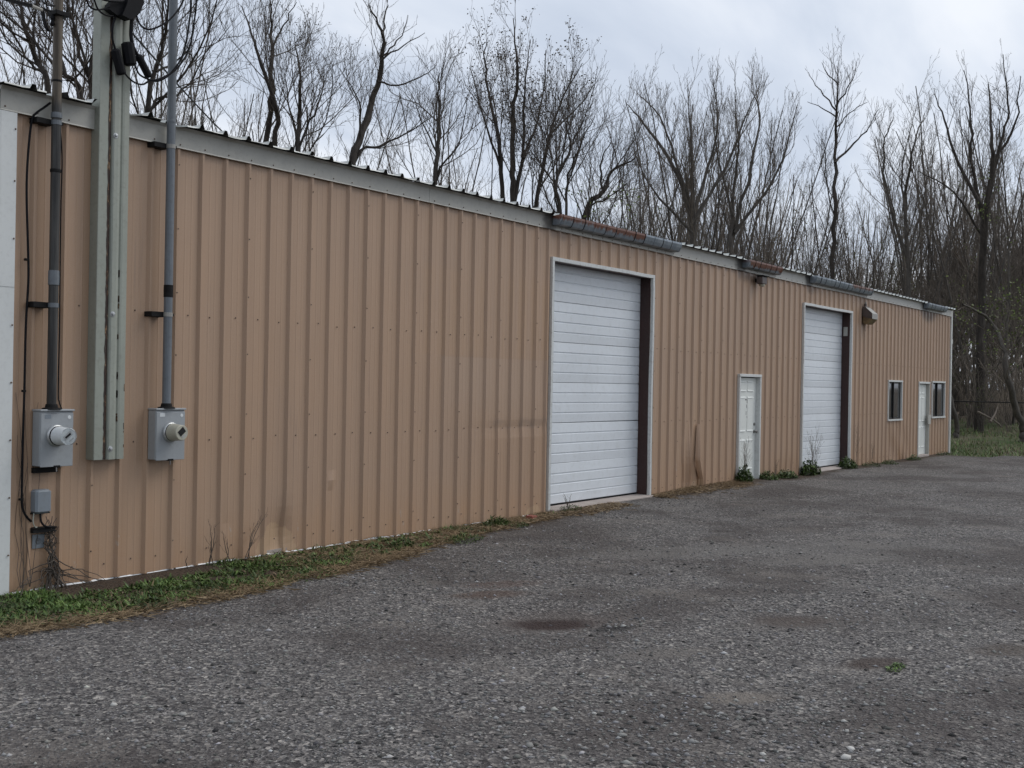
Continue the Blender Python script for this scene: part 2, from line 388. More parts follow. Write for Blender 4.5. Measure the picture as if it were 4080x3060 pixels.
def galv_material():
    M = NT('galvanised_rusting', .45, .45); x, y, z = M.xyz()
    g = M.mix(M.ramp(M.noise(7, 4, .6, (2, 1, 1)), [(.3, 0), (.7, 1)]), (.165, .195, .225), (.30, .335, .365))
    # rust with its own shape: creeping down from the lip of the older lengths
    old = M.n('ShaderNodeValToRGB'); el = old.color_ramp.elements; old.color_ramp.interpolation = 'LINEAR'
    f = M.math('DIVIDE', x, 31.0)
    stops = [(0, .0), (8.2/31, .62), (9.2/31, .62), (9.9/31, .80), (10.75/31, 1.0), (10.85/31, 0.05), (14.9/31, .1), (15.2/31, 1.05), (16.8/31, .95), (18.0/31, .0), (20.6/31, 0.1), (21.2/31, .62), (22.6/31, .55), (23.5/31, 0), (1, .05)]
    while len(el) < len(stops): el.new(.5)
    for e_, (p_, v_) in zip(el, stops): e_.position = p_; e_.color = (v_, v_, v_, 1)
    M.l(f, old.inputs[0])
    up = M.smooth(z, 4.25, 4.40)
    r = M.math('ADD', M.math('MULTIPLY', up, .8), M.math('MULTIPLY', M.math('SUBTRACT', M.noise(3.0, 5, .7, (5, 1, .4)), .5), 1.5))
    rm = M.ramp(M.math('MULTIPLY', M.math('ADD', r, .25), old.outputs[0]), [(.40, 0), (.58, 1)])
    rc = M.mix(M.noise(25, 4, .6), (.070, .026, .016), (.185, .075, .045))
    M.color(M.mix(rm, g, rc)); M.bump(M.noise(30, 3, .6), .12, .004)
    M.l(M.math('SUBTRACT', .45, M.math('MULTIPLY', rm, .45)), M.b.inputs['Metallic'])
    MAT['galv'] = M.m
galv_material()
def post_rust():
    M = NT('post_seam_rust', .8); n1 = M.noise(9, 6, .75, (3, 3, 1)); x, y, z = M.xyz()
    c = M.ramp(n1, [(.34, (.24, .25, .21)), (.40, (.20, .11, .045)), (.46, (.030, .015, .010)), (.75, (.008, .006, .006))])
    M.color(c); MAT['post_rust'] = M.m
post_rust()
def bark(name, a, b):
    M = NT(name, .9, 0, .2); n1 = M.noise(2.5, 5, .7, (3, 3, .8), src=M.objpos())
    M.color(M.mix(M.ramp(n1, [(.3, 0), (.7, 1)]), a, b)); M.bump(M.noise(14, 4, .7, (2, 2, .4), src=M.objpos()), .5, .03); MAT[name] = M.m
bark('bark_dark', (.026, .022, .019), (.070, .060, .052)); bark('bark_grey', (.055, .049, .043), (.125, .112, .098)); bark('bark_brown', (.060, .048, .038), (.13, .105, .083))
bark('twig_pale', (.20, .165, .13), (.36, .30, .24)); bark('bark_pale', (.12, .10, .085), (.22, .19, .16)); bark('twig_dark', (.060, .050, .043), (.125, .105, .088)); bark('twig_grey', (.10, .085, .07), (.19, .16, .132)); bark('twig_brown', (.13, .104, .080), (.25, .20, .155))
def leafmat(name, a, b, trans=.25):
    M = NT(name, .6, 0, .3); n1 = M.noise(6, 3, .6)
    M.color(M.mix(M.ramp(n1, [(.3, 0), (.7, 1)]), a, b)); M.b.inputs['Transmission Weight'].default_value = 0
    MAT[name] = M.m
leafmat('spring_leaf', (.065, .10, .020), (.16, .19, .05)); leafmat('bud', (.050, .038, .028), (.11, .085, .055))
def colmat(name, rough=.85):
    M = NT(name, rough, 0, .3); q = M.n('ShaderNodeVertexColor', layer_name='Col'); M.color(q.outputs[0]); MAT[name] = M.m
colmat('vcol'); colmat('vcol_leaf', .55)
def ground_material():
    M = NT('leaf_litter_ground', .95, 0, .2); x, y, z = M.xyz()
    lit = M.ramp(M.noise(3.0, 6, .7), [(.3, (.055, .042, .031)), (.7, (.16, .125, .092))])
    gr = M.ramp(M.noise(8, 5, .7), [(.3, (.020, .034, .010)), (.7, (.062, .085, .026))])
    k = M.ramp(M.noise(.35, 5, .65), [(.42, 0), (.58, 1)])
    near = M.math('MULTIPLY', M.math('SUBTRACT', 1.0, M.smooth(x, 46, 60)), M.smooth(x, 20, 29))
    M.color(M.mix(M.math('MULTIPLY', near, M.math('ADD', M.math('MULTIPLY', k, .6), .4)), lit, gr)); M.bump(M.noise(10, 5, .7), .6, .05); MAT['ground'] = M.m
ground_material()
def glass_material():
    M = NT('window_glass', .06, 0, .6); M.color((.02, .022, .024)); M.b.inputs['Coat Weight'].default_value = .2
    M.l(M.ramp(M.noise(9, 4, .6), [(.3, (.012, .012, .013)), (.7, (.05, .052, .05))]), M.b.inputs['Base Color']); MAT['glass'] = M.m
glass_material()
def dome_material():
    M = NT('clear_meter_dome', .05, 0, .5); M.color((.9, .92, .93)); M.b.inputs['Transmission Weight'].default_value = 1.0; M.b.inputs['IOR'].default_value = 1.15; MAT['dome'] = M.m
dome_material()
def lens_material():
    M = NT('yellowed_lens', .35, 0, .5); M.color(M.mix(M.ramp(M.noise(8, 4, .6), [(.3, 0), (.7, 1)]), (.09, .06, .03), (.22, .155, .075))); MAT['lens'] = M.m
lens_material()

# ------------------------------------------------------------------ ground and lot
def fbm(x, y, s, o=4):
    v = 0; a = 1
    for i in range(o):
        v += a*mnoise.noise((x*s, y*s, 3.7*i)); s *= 2.1; a *= .5
    return v
def lot_z(x, y):
    z = .022*fbm(x, y, .35, 3)+.008*fbm(x, y, 2.2, 2)
    for (px, py, rx, ry, c, am) in MUD[:5]:
        d2 = ((x-px)/1.0)**2+((y-py)/.8)**2
        if d2 < 6: z -= .028*math.exp(-d2*1.6)
    near = max(0.0, 1-abs(y)/1.3) if y < 0 else 1.0
    z *= (1-near*.8)
    hump = math.exp(-((x-14.2)/2.6)**4)*.075+math.exp(-((x-9.9)/1.5)**4)*.030+math.exp(-((x-20.0)/1.5)**4)*.030+math.exp(-((x-22.6)/.9)**4)*.02
    z += hump*max(0, 1-max(0, -y)/1.0)**1.5
    return z+.004
def axis(lo, hi, a, b, fine, grow=1.25):
    mid = list(np.arange(a, b+1e-6, fine)); L = []; s = fine; v = a
    while v > lo: s *= grow; v -= s; L.append(max(v, lo))
    H = []; s = fine; v = b
    while v < hi: s *= grow; v += s; H.append(min(v, hi))
    return L[::-1]+mid+H
def sheet(name, xs, ys, zf, mat, keep=None):
    V = [(x, y, zf(x, y)) for y in ys for x in xs]; nx = len(xs); F = []
    for j in range(len(ys)-1):
        for i in range(nx-1):
            if keep and not keep((xs[i]+xs[i+1])/2, (ys[j]+ys[j+1])/2): continue
            F.append((j*nx+i, j*nx+i+1, (j+1)*nx+i+1, (j+1)*nx+i))
    return mesh_obj(name, V, F, mat, smooth=True)
def under_z(x, y):
    r = max(0, math.hypot(max(0, x-45), max(0, y-40))-10)
    bank = .55*max(0.0, min(1.0, (x-33)/14.0))*(1 if x > 33 else 0)
    return -.09+.03*fbm(x, y, .2, 2)+min(1.6, .018*r)+ (bank if x > 33 else 0)
g = sheet('ground', axis(-900, 1100, -40, 70, 1.5, 1.35), axis(-900, 1100, -30, 40, 1.5, 1.35), under_z, MAT['ground']); props(g, kind='structure')
def lot_edge(y): return 30.2+.8*fbm(y, 1.3, .35, 3)-.25*max(0, -y-2)*.3
lot = sheet('gravel_lot', axis(-60, 33, -3.6, 14, .14, 1.1), axis(-70, .02, -9, -.0, .12, 1.12), lot_z, MAT['gravel'], keep=lambda x, y: x < lot_edge(y)); props(lot, kind='structure')

# ------------------------------------------------------------------ the building
XL, XR, DEPTH = -.372, 30.78, 12.2
ZE0, ZE1 = 4.195, 4.405                # fascia bottom / top
PAN = .032
_kk = [-4, 0, 5, 10, 16, 22, 26, 30, 34, 46, 59, 66, 72, 80, 90, 98, 104]; _ko = [-.1, -.079, -.01, .05, .10, .04, -.03, -.17, -.20, -.28, -.2, -.15, 0, .22, .5, .8, 1.0]
def ribx(k): return .3048*(k+float(np.interp(k, _kk, _ko)))
OPEN = dict(g1=(8.33, 11.39, -.2, 3.74), g2=(18.43, 21.52, -.2, 3.745), d1=(15.015, 16.06, -.2, 2.15), d2=(27.29, 28.385, -.2, 2.13), w1=(24.512, 25.73, 1.13, 2.13), w2=(28.70, 30.09, 1.14, 2.148))
bld = thing('metal_building', (15.2, 6.1, 0), 'long tan ribbed steel building with white overhead doors', 'building')
def rib_profile(ka, kb):
    """(x,y) polyline from the crest of rib ka to the crest of rib kb"""
    P = []
    for k in range(ka, kb+1):
        xr = ribx(k); w = .026; fl = .024
        L_ = [(xr-w-fl, PAN), (xr-w, 0.0), (xr, 0.0), (xr+fl, PAN)]
        if k == ka: L_ = L_[1:]
        if k == kb: L_ = L_[:3]
        P += L_
        if k < kb:
            x2 = ribx(k+1)-.05; a = xr+fl
            for t in (.33, .66):
                xm = a+(x2-a)*t; P += [(xm-.012, PAN), (xm, PAN-.0025), (xm+.012, PAN)]
    return P
DENTS = [(2.95, .10, .22, .30, .035), (12.93, .45, .045, .55, -.085), (13.06, .4, .06, .5, .04), (12.85, .12, .28, .22, .030), (3.75, .75, .05, .05, -.02), (25.1, .6, .14, .45, -.02), (25.55, .5, .1, .5, .022), (26.0, .55, .12, .4, -.018), (24.9, .45, .1, .4, .02), (3.0, .25, .09, .2, .03), (2.2, .45, .06, .05, .02), (17.6, .15, .5, .2, .02), (7.6, 1.32, .9, .05, .012), (13.3, .5, .12, .08, .02), (1.55, .95, .05, .05, -.015)]
def warp(q):
    x, y, z = q
    dy = .0025*mnoise.noise((x*.9, 0, z*.7))
    for (dx, dz, sx, sz, a) in DENTS:
        t = ((x-dx)/sx)**2+((z-dz)/sz)**2
        if t < 5: dy += a*math.exp(-t)
    if 24.6 < x < 26.4 and z < 1.1: x += .03*math.sin(z*6+x*4)*(1.1-z)
    if 12.5 < x < 13.3 and z < 1.1: x += .06*math.sin(z*4.5+.6)*max(0, 1.0-z)
    zb = .02*max(0, 1-z/.25)*mnoise.noise((x*2.1, 5.0, 0)) if z < .25 else 0
    return (x, y+dy, z+zb)
def wall_panel(ka, kb, x0, x1, i, warpf=warp):
    P = [(x, y) for x, y in rib_profile(ka, kb)]
    off = -.0022 if i % 2 else 0.0
    P = [(min(max(x, x0), x1), y+off) for x, y in P]
    cuts = sorted({c for o in OPEN.values() for c in o[:2] if P[0][0] < c < P[-1][0]})
    for c in cuts:
        for j in range(len(P)-1):
            if P[j][0] < c < P[j+1][0]:
                t = (c-P[j][0])/(P[j+1][0]-P[j][0]); P.insert(j+1, (c, P[j][1]+t*(P[j+1][1]-P[j][1]))); break
    Q = [P[0]]
    for q in P[1:]:
        if q[0]-Q[-1][0] > 1e-5: Q.append(q)
    P = Q; mb = MB()
    # group consecutive columns by their openings
    def zr(xm):
        r = [(.016, 4.40)]
        for (a, b, c, d) in OPEN.values():
            if a < xm < b: r = [s for (u, v) in r for s in ((u, min(v, c)), (max(u, d), v)) if s[1]-s[0] > .02]
        return tuple(r)
    groups = []
    for j in range(len(P)-1):
        z_ = zr((P[j][0]+P[j+1][0])/2)
        if groups and groups[-1][0] == z_: groups[-1][1].append(P[j+1])
        else: groups.append((z_, [P[j], P[j+1]]))
    for z_, pts in groups:
        for (a, b) in z_:
            zs = [a]+[v for v in (.1, .18, .28, .4, .52, .64, .76, .88, 1.0, 1.15, 1.3, 1.4, 1.7, 2.1, 2.6, 3.1, 3.6, 4.0) if a+.02 < v < b-.02]+[b]
            V = [warpf((x, y, z)) for z in zs for x, y in pts]; n = len(pts)
            F = [(r*n+c, r*n+c+1, (r+1)*n+c+1, (r+1)*n+c) for r in range(len(zs)-1) for c in range(n-1)]
            mb.add(V, F)
    if mb.v: mb.build('wall_panel', MAT['wall'], bld)
seams = [-3]+list(range(2, 101, 3))
for i, k in enumerate([-1]+list(range(2, 99, 3))):
    kb = 2 if k == -1 else k+3
    wall_panel(k, kb, XL+.01, XR-.01, i)
# siding screws: seam ribs and two girt rows across the pans
mb = MB()
def screw(mb, x, y, z, r=.009):
    n = 6; V = [(x+r*math.cos(2*math.pi*k/n), y, z+r*math.sin(2*math.pi*k/n)) for k in range(n)]+[(x+.6*r*math.cos(2*math.pi*k/n), y-.008, z+.6*r*math.sin(2*math.pi*k/n)) for k in range(n)]
    mb.add(V, [(k, (k+1) % n, n+(k+1) % n, n+k) for k in range(n)]+[tuple(range(n, 2*n))])
def free(x, z): return not any(a-.03 < x < b+.03 and c-.03 < z < d+.03 for a, b, c, d in OPEN.values())
for k in range(2, 99, 3):
    for z in (.30, .92, 1.54, 2.16, 2.78, 3.40, 4.02):
        x = ribx(k)-.010
        if free(x, z): screw(mb, x, -.001, z+RNG.uniform(-.02, .02))
for k in range(0, 99):
    for z in (.16, 1.295, 2.55):
        x = (ribx(k)+ribx(k+1))/2-.02
        if x < XR-.1 and free(x, z): screw(mb, x+RNG.uniform(-.02, .02), PAN-.004, z+RNG.uniform(-.015, .015))
for k in range(-1, 99): screw(mb, ribx(k)-.012, -.0155, ZE0+.035)
props(mb.build('siding_screw', MAT['screw_metal'], bld), kind='stuff')
# fascia (eave trim) lengths
xs = [XL-.012, 5.4, 11.5, 17.62, 23.9, XR+.012]
for i in range(5):
    a, b = xs[i], xs[i+1]+(.0 if i == 4 else -.004)
    y0 = -.014
    mb = MB(); mb.extx([(y0+.012, ZE0-.002), (y0-.004, ZE0), (y0, ZE0+.012), (y0, ZE1-.03), (y0-.02, ZE1), (y0+.10, ZE1), (y0+.10, ZE1-.01), (y0+.004, ZE1-.034), (y0+.004, ZE0+.012)], a, b, nx=14, wob=lambda q: (q[0], q[1]+.004*mnoise.noise((q[0]*.8, 2, 0)), q[2]+.006*mnoise.noise((q[0]*.5, 9, 0))))
    mb.build('eave_trim', MAT['eave_grey'], bld)
# corner trims
mb = MB(); mb.box(XL, XL+.145, -.012, PAN+.002, .0, 2.7).box(XL-.006, XL-.001, -.012, .14, .0, 2.7); mb.build('corner_trim', MAT['corner_white'], bld)
mb = MB(); mb.box(XL-.002, XL+.143, -.016, PAN+.002, 2.68, ZE0-.004).box(XL-.010, XL-.003, -.016, .14, 2.68, ZE0-.004); mb.build('corner_trim', MAT['corner_white'], bld)
mb = MB()
for z in (.35, .85, 1.35, 1.85, 2.35, 3.1, 3.6, 4.05): screw(mb, XL+.128, -.018, z)
props(mb.build('trim_screw', MAT['screw_metal'], bld), kind='stuff')
mb = MB(); mb.box(XR-.10, XR+.006, -.012, PAN, -.02, ZE0-.004).box(XR+.0065, XR+.012, -.012, .12, -.02, ZE0-.004); mb.build('corner_trim', MAT['trim_white'], bld)
# gable ends, back wall (ribbed sheets)
def ribsheet(name, p0, p1, zt, out):
    p0 = np.array(p0, float); p1 = np.array(p1, float); L = np.linalg.norm(p1-p0); d = (p1-p0)/L; o = np.array(out, float); mb = MB()
    n = int(L/.3048); pr = [(0, 0)]
    for k in range(n):
        a = k*.3048
        pr += [(a+.22, 0), (a+.244, PAN), (a+.27, PAN), (a+.294, 0)]
    pr.append((L, 0))
    V = []
    for (a, h) in pr:
        b = p0+d*a+o*h
        V += [(b[0], b[1], .0), (b[0], b[1], zt(a))]
    mb.add(V, [(2*i, 2*i+2, 2*i+3, 2*i+1) for i in range(len(pr)-1)]); mb.build(name, MAT['wall'], bld)
ribsheet('gable_wall', (XL, .14, 0), (XL, DEPTH, 0), lambda a: 4.38+.5*(1-abs((a+.14-DEPTH/2)/(DEPTH/2))), (-1, 0, 0))
ribsheet('gable_wall', (XR, .125, 0), (XR, DEPTH, 0), lambda a: 4.38+.5*(1-abs((a+.14-DEPTH/2)/(DEPTH/2))), (1, 0, 0))
ribsheet('back_wall', (XL, DEPTH, 0), (XR, DEPTH, 0), lambda a: 4.38, (0, 1, 0))
# roof: 3-ft sheets on both slopes with drooping pan lips at the front eave
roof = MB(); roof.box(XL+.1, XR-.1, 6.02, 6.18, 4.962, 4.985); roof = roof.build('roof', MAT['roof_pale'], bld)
def roof_sheet(xa, i, front=True):
    pr = []
    for k in range(3):
        a = xa+k*.3048
        pr += [(a, 0, 1), (a+.09, -.1, 1), (a+.17, -.1, 1), (a+.235, 0, .5), (a+.258, .034, 0), (a+.288, .034, 0), (a+.3047, 0, .6)]
    n = len(pr); ys = [-.135, -.128, .02, 3.0, 6.05]; V = []
    for j, y in enumerate(ys):
        for (x, h, pn) in pr:
            hh = h if h > 0 else 0
            z = 4.412+max(0, y)*.0855+hh+(.0015 if i % 2 else 0)
            if j == 0: z -= pn*(.016+.012*mnoise.noise((x*3.1, 1, 2)))
            if j == 1: z -= pn*.003
            yy = y+(.012*mnoise.noise((x*1.7, 4, 1)) if j == 0 else 0)
            if front and j < 2 and any(a_ < x < b_ for a_, b_ in ((.49, .90), (.02, .17), (1.255, 1.41))): yy = .012+.004*j
            if front and j < 2 and any(a_ < x < b_ for a_, b_ in ((8.2, 12.1), (15.0, 16.7), (18.64, 22.6), (27.6, 29.6))): yy = -.055+.004*j
            if not front: yy = DEPTH-y
            V.append((x, yy, z))
    F = [(r*n+c, r*n+c+1, (r+1)*n+c+1, (r+1)*n+c) for r in range(len(ys)-1) for c in range(n-1)]
    if not front: F = [f[::-1] for f in F]
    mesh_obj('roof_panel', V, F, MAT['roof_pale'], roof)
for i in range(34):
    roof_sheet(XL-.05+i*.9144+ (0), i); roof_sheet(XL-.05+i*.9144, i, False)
# gutters hung over the openings
def gutter(x0, x1, n):
    pr = [(-.022, 4.395), (-.022, 4.262), (-.028, 4.258), (-.075, 4.258), (-.098, 4.272), (-.125, 4.325), (-.142, 4.380), (-.140, 4.412), (-.132, 4.414), (-.136, 4.380), (-.119, 4.328), (-.093, 4.278), (-.074, 4.264), (-.030, 4.264), (-.0265, 4.395)]
    pr = [(y_-.032 if y_ < -.06 else y_, z_) for y_, z_ in pr]
    g_ = MB().extx(pr, x0, x1, nx=n*2, wob=lambda q: (q[0], q[1]+.006*mnoise.noise((q[0]*1.3, 7, 0)), q[2]+.004*mnoise.noise((q[0]*.9, 3, 0)))).build('gutter', MAT['galv'], bld)
    for k in range(n+1):
        x = x0+.04+(x1-x0-.08)*k/n+RNG.uniform(-.02, .02)
        MB().extx([(-.0235, 4.401), (-.0235, 4.254), (-.108, 4.254), (-.133, 4.269), (-.161, 4.324), (-.1785, 4.380), (-.1765, 4.417), (-.163, 4.419), (-.157, 4.325), (-.130, 4.272), (-.107, 4.258), (-.028, 4.2585)], x-.008, x+.008).build('strap', MAT['black_steel'] if k % 3 else MAT['galv'], g_)
    for x in (x0-.004, x1): MB().extx([(-.022, 4.395), (-.022, 4.260), (-.107, 4.256), (-.130, 4.270), (-.159, 4.325), (-.176, 4.380), (-.173, 4.412)], x, x+.004).build('end_cap', MAT['galv'], g_)
gutter(8.24, 12.12, 12); gutter(15.02, 16.72, 6); gutter(18.66, 22.62, 13); gutter(27.6, 29.6, 6)
# a seam of siding torn open and bent out
cv = [onwall(px, py, -.02) for px, py in ((2783, 1690), (2779, 1760), (2776, 1830), (2783, 1880), (2792, 1915), (2797, 1940))]
V = []; nn = 24
for i in range(nn+1):
    f = i/nn*(len(cv)-1); j = min(int(f), len(cv)-2); q = cv[j]*(1-(f-j))+cv[j+1]*(f-j); wd = .075*math.sin(math.pi*min(1, .12+.75*i/nn))
    V += [(q[0]-.012, .006, q[2]), (q[0]+.004, -wd*.55, q[2]), (q[0]+.030, -wd, q[2]), (q[0]+.055, -wd*.6, q[2]), (q[0]+.075, .004, q[2])]
mesh_obj('bent_seam', V, [(i*5+j, i*5+j+1, i*5+6+j, i*5+5+j) for i in range(nn) for j in range(4)], MAT['wall'], bld)
# white liner showing under the siding
def liner(x0, x1, amp=1.0):
    n = int((x1-x0)/.08); V = []; F = []
    for i in range(n+1):
        x = x0+(x1-x0)*i/n; t = mnoise.noise((x*2.3, 3, 1)); u = mnoise.noise((x*6.3, 8, 1))
        yt = .034+.004*u
        V += [(x, yt+.008, .050), (x, yt+.004, .022), (x, yt-.018+.012*t, .012-max(0, .018+.050*(t+.5*u))*amp)]
    for i in range(n): F += [(i*3+j, i*3+j+1, i*3+4+j, i*3+3+j) for j in range(2)]
    V = [(v_[0], v_[1]+warp((v_[0], 0, max(v_[2], .02)))[1]*.9, v_[2]) for v_ in V]
    mesh_obj('base_flashing', V, F, MAT['liner_white'], bld)
for a, b in ((XL+.16, .35), (.36, 1.55), (1.58, 2.75), (2.8, 4.1), (4.13, 5.6), (5.65, 7.0), (7.05, 8.26)): liner(a, b)
for (a_, b_) in ((XL+.02, 8.3), (11.42, 15.0), (16.1, 18.4), (21.55, 27.27), (28.42, XR-.02)): MB().box(a_, b_, .052, .12, -.06, .05).build('foundation', MAT['concrete'], bld)

# overhead doors
def garage(x0, x1, zt, sections, tag_i):
    yd = .235; H = zt-.05; z0 = .085
    gd = MB().box(x0-.12, x1+.12, yd+.062, yd+.09, z0, zt+.1).build('overhead_door', MAT['garage_white'], bld)
    sh = (zt+.06-z0)/sections
    for s in range(sections):
        a = z0+s*sh; b = a+sh-.006
        pr = [(yd+.05, a), (yd+.012, a), (yd+.006, a+.006)]
        q = (b-a)/4
        for k in range(1, 4):
            zc = a+k*q; pr += [(yd, zc-.020), (yd+.012, zc-.010), (yd+.013, zc+.002), (yd, zc+.008)]
        pr += [(yd+.006, b-.006), (yd+.012, b), (yd+.05, b)]
        ts = RNG.uniform(-.004, .004)
        w = (lambda q_: (q_[0], q_[1]+.004*mnoise.noise((q_[0]*1.4, q_[2]*2, 4)), q_[2]-(.010*(q_[0]-x0)/(x1-x0) if s == 1 and tag_i == 1 else 0)))
        MB().extx(pr, x0-.11, x1+.11, nx=10, wob=w).build('door_section', MAT['garage_white'], gd)
    MB().box(x0-.10, x1+.10, yd+.008, yd+.045, z0-.028, z0-.002).build('bottom_seal', MAT['black_rubber'], gd)
    # steel jambs, header and white frame trim
    for (xa, xb) in ((x0-.09, x0-.003), (x1+.003, x1+.09)):
        j = MB().box(xa, xb, .045, yd-.006, .0, zt+.08).build('door_jamb', MAT['brown_steel'], bld)
    MB().box(x0-.002, x1+.002, .045, yd-.012, zt+.003, zt+.09).build('door_header', MAT['brown_steel'], bld)
    def wv(q): return (q[0]+.012*mnoise.noise((q[2]*.8, q[0], 2))*(1 if 0.1 < q[2] < zt-.1 else 0), q[1]-.006*abs(mnoise.noise((q[2]*1.3, 3, 2))), q[2]+.012*mnoise.noise((q[0]*1.3, 7, 5))*(1 if x0+.2 < q[0] < x1-.2 else 0))
    for xa in (x0-.058, x1+.004):
        for (za, zb_) in ((.03, zt*.62), (zt*.62+.004, zt+.002)):
            MB().extz([(xa, .04), (xa, -.016), (xa+.054, -.016), (xa+.054, .044)], za, zb_, True, 14, wv).build('door_trim', MAT['trim_white'], bld)
    MB().extx([(.04, zt+.004), (-.017, zt+.004), (-.017, zt+.058), (.04, zt+.058)], x0-.06, x1+.06, nx=12, wob=wv).build('door_trim', MAT['trim_white'], bld)
    MB().box(x0-.02, x1+.02, -.10, .34, -.05, .058, .012).build('door_sill', MAT['concrete'], bld)
garage(8.33, 11.39, 3.74, 6, 1); garage(18.43, 21.52, 3.745, 6, 2)
MB().box(21.505, 21.517, .09, .19, 3.2, 3.42).build('jamb_plate', MAT['eave_grey'], bld)
MB().box(XL+.02, XR-.02, .40, .42, 0, 4.3).build('inner_liner', MAT['dark_interior'], bld)

# six-panel entry doors
def entry(x0, x1, zt, lab, extra):
    z0 = .045; yl = .075; fw = .045
    d = MB().box(x0+fw, x1-fw, yl, yl+.044, z0+.02, zt-.045, .004).build('entry_door', MAT['door_white'], bld)
    w = x1-x0-2*fw; cx = [(x0+fw+w*.16, x0+fw+w*.44), (x0+fw+w*.56, x0+fw+w*.84)]; H = zt-z0
    for (a, b) in cx:
        for (u, v) in ((.855, .935), (.475, .785), (.115, .38)):
            za, zb_ = z0+H*u, z0+H*v
            MB().extx([(yl, za), (yl+.010, za+.014), (yl-.004, za+.030), (yl-.004, zb_-.030), (yl+.010, zb_-.014), (yl, zb_), (yl-.0005, zb_+.004), (yl-.0052, zb_-.03), (yl-.0052, za+.03), (yl-.0005, za-.004)], a, b).build('embossed_panel', MAT['door_white'], d)
            for zz in (za-.012, zb_-.004): MB().extx([(yl+.001, zz), (yl-.016, zz+.003), (yl-.003, zz+.040), (yl+.001, zz+.040)], a-.01, b+.01).build('panel_moulding', MAT['door_white'], d)
    if extra == 'knob':
        MB().lathe((x1-fw-.07, yl, 1.02), (0, -1, 0), [(0, .034), (.008, .034), (.010, .014), (.035, .013), (.040, .026), (.060, .030), (.070, .022)], 14).build('knob', MAT['brass_knob'], d)
        MB().lathe((x1-fw-.07, yl, 1.17), (0, -1, 0), [(0, .032), (.012, .030), (.020, .024)], 14).build('deadbolt', MAT['brass_knob'], d)
        mk = MB()
        for (a, b, c, e_) in ((.36, .52, 1.655, 1.68), (.54, .56, 1.60, 1.665), (.34, .35, 1.54, 1.57), (.52, .535, 1.50, 1.57), (.50, .51, 1.36, 1.44), (.32, .33, 1.27, 1.33), (.55, .56, 1.30, 1.34), (.42, .435, 1.20, 1.22)):
            mk.box(x0+fw+w*a, x0+fw+w*b, yl-.0025, yl-.0004, c, e_)
        mk.build('tape_residue', MAT['bronze'], d)
    else:
        MB().box(x1-fw-.16, x1+.07, -.045, -.018, .93, 1.20, .004).build('latch_guard', MAT['eave_grey'], d)
    MB().box(x0-.01, x0+fw-.002, -.020, .125, .0, zt-.03).build('door_frame', MAT['trim_white'], bld)
    MB().box(x1-fw+.002, x1+.012, -.020, .125, .0, zt-.03).build('door_frame', MAT['eave_grey' if extra != 'knob' else 'trim_white'], bld)
    MB().box(x0-.012, x1+.014, -.028, .125, zt-.028, zt+.028, .004).build('door_frame', MAT['trim_white'], bld)
    MB().box(x0, x1, -.03, .14, -.03, .06, .006).build('threshold', MAT['concrete'], bld)
entry(15.015, 16.06, 2.15, '', 'knob'); entry(27.29, 28.385, 2.13, '', 'guard')
# sliding windows
def window(x0, x1, z0, z1):
    f = .05; w = MB().box(x0, x1, .10, .115, z0, z1).build('window', MAT['window_dark'], bld)
    for (a, b, c, d) in ((x0-.012, x0+.028, z0-.02, z1+.02), (x1-.028, x1+.012, z0-.02, z1+.02)): MB().box(a, b, -.014, .06, c, d).build('window_trim', MAT['trim_white'], bld)
    MB().box(x0-.02, x1+.02, -.019, .06, z1-.005, z1+.042).build('window_trim', MAT['trim_white'], bld)
    MB().box(x0-.03, x1+.03, -.030, .06, z0-.044, z0-.002).build('window_sill', MAT['trim_white'], bld)
    xm = (x0+x1)/2
    for (a, b, y) in ((x0+.03, xm+.02, .062), (xm-.02, x1-.03, .034)):
        fr = MB()
        fr.box(a, a+.035, y, y+.022, z0+.005, z1-.01).box(b-.035, b, y, y+.022, z0+.005, z1-.01).box(a+.035, b-.035, y+.001, y+.021, z0+.005, z0+.045).box(a+.035, b-.035, y+.001, y+.021, z1-.05, z1-.01)
        s = fr.build('sash', MAT['window_dark'], w); MB().box(a+.03, b-.03, y+.009, y+.014, z0+.04, z1-.045).build('pane', MAT['glass'], w)
window(24.512, 25.73, 1.13, 2.13); window(28.70, 30.09, 1.14, 2.148)

# ------------------------------------------------------------------ things on the wall
# conduit masts with straps
def mast(cx, yc, r, z0, z1, mat, label, couplings, brackets, rod):
    t = thing('conduit_mast', (cx, yc, z0), label, 'conduit')
    MB().tube([(cx, yc, z0), (cx, yc, (z0+z1)/2), (cx, yc, z1)], r, 16).build('pipe', mat, t, smooth=False)
    for (z, h, k, mm) in couplings: MB().lathe((cx, yc, z), (0, 0, 1), [(0, r*1.02), (.002, r*k), (h*.5, r*k*1.02), (h-.002, r*k), (h, r*1.02)], 16).build('coupling', MAT[mm], t)
    for z in brackets:
        MB().box(cx-r-.14, cx-r*.3, yc+r*.3, PAN+.002, z-.025, z+.025, .003).build('bracket', MAT['black_steel'], t)
        MB().lathe((cx, yc, z-.02), (0, 0, 1), [(0, r*1.0), (.001, r*1.1), (.04, r*1.1), (.041, r)], 16).build('pipe_strap', MAT['conduit_grey' if rod else 'lamp_grey'], t)
        MB().box(cx+r*.9, cx+r*1.45, yc-.012, yc+.012, z-.014, z+.014).build('strap_bolt', MAT['black_steel'], t)
    return t
m1 = mast(.095, -.095, .042, 1.64, 6.6, MAT['mast'], 'dark weathered service mast left of the green steel post', [(4.20, .05, 1.15, 'conduit_grey'), (3.72, .03, 1.12, 'black_steel'), (2.72, .13, 1.13, 'conduit_grey'), (4.52, .02, 1.06, 'black_steel'), (5.10, .02, 1.07, 'black_steel')], [4.16, 2.54], True)
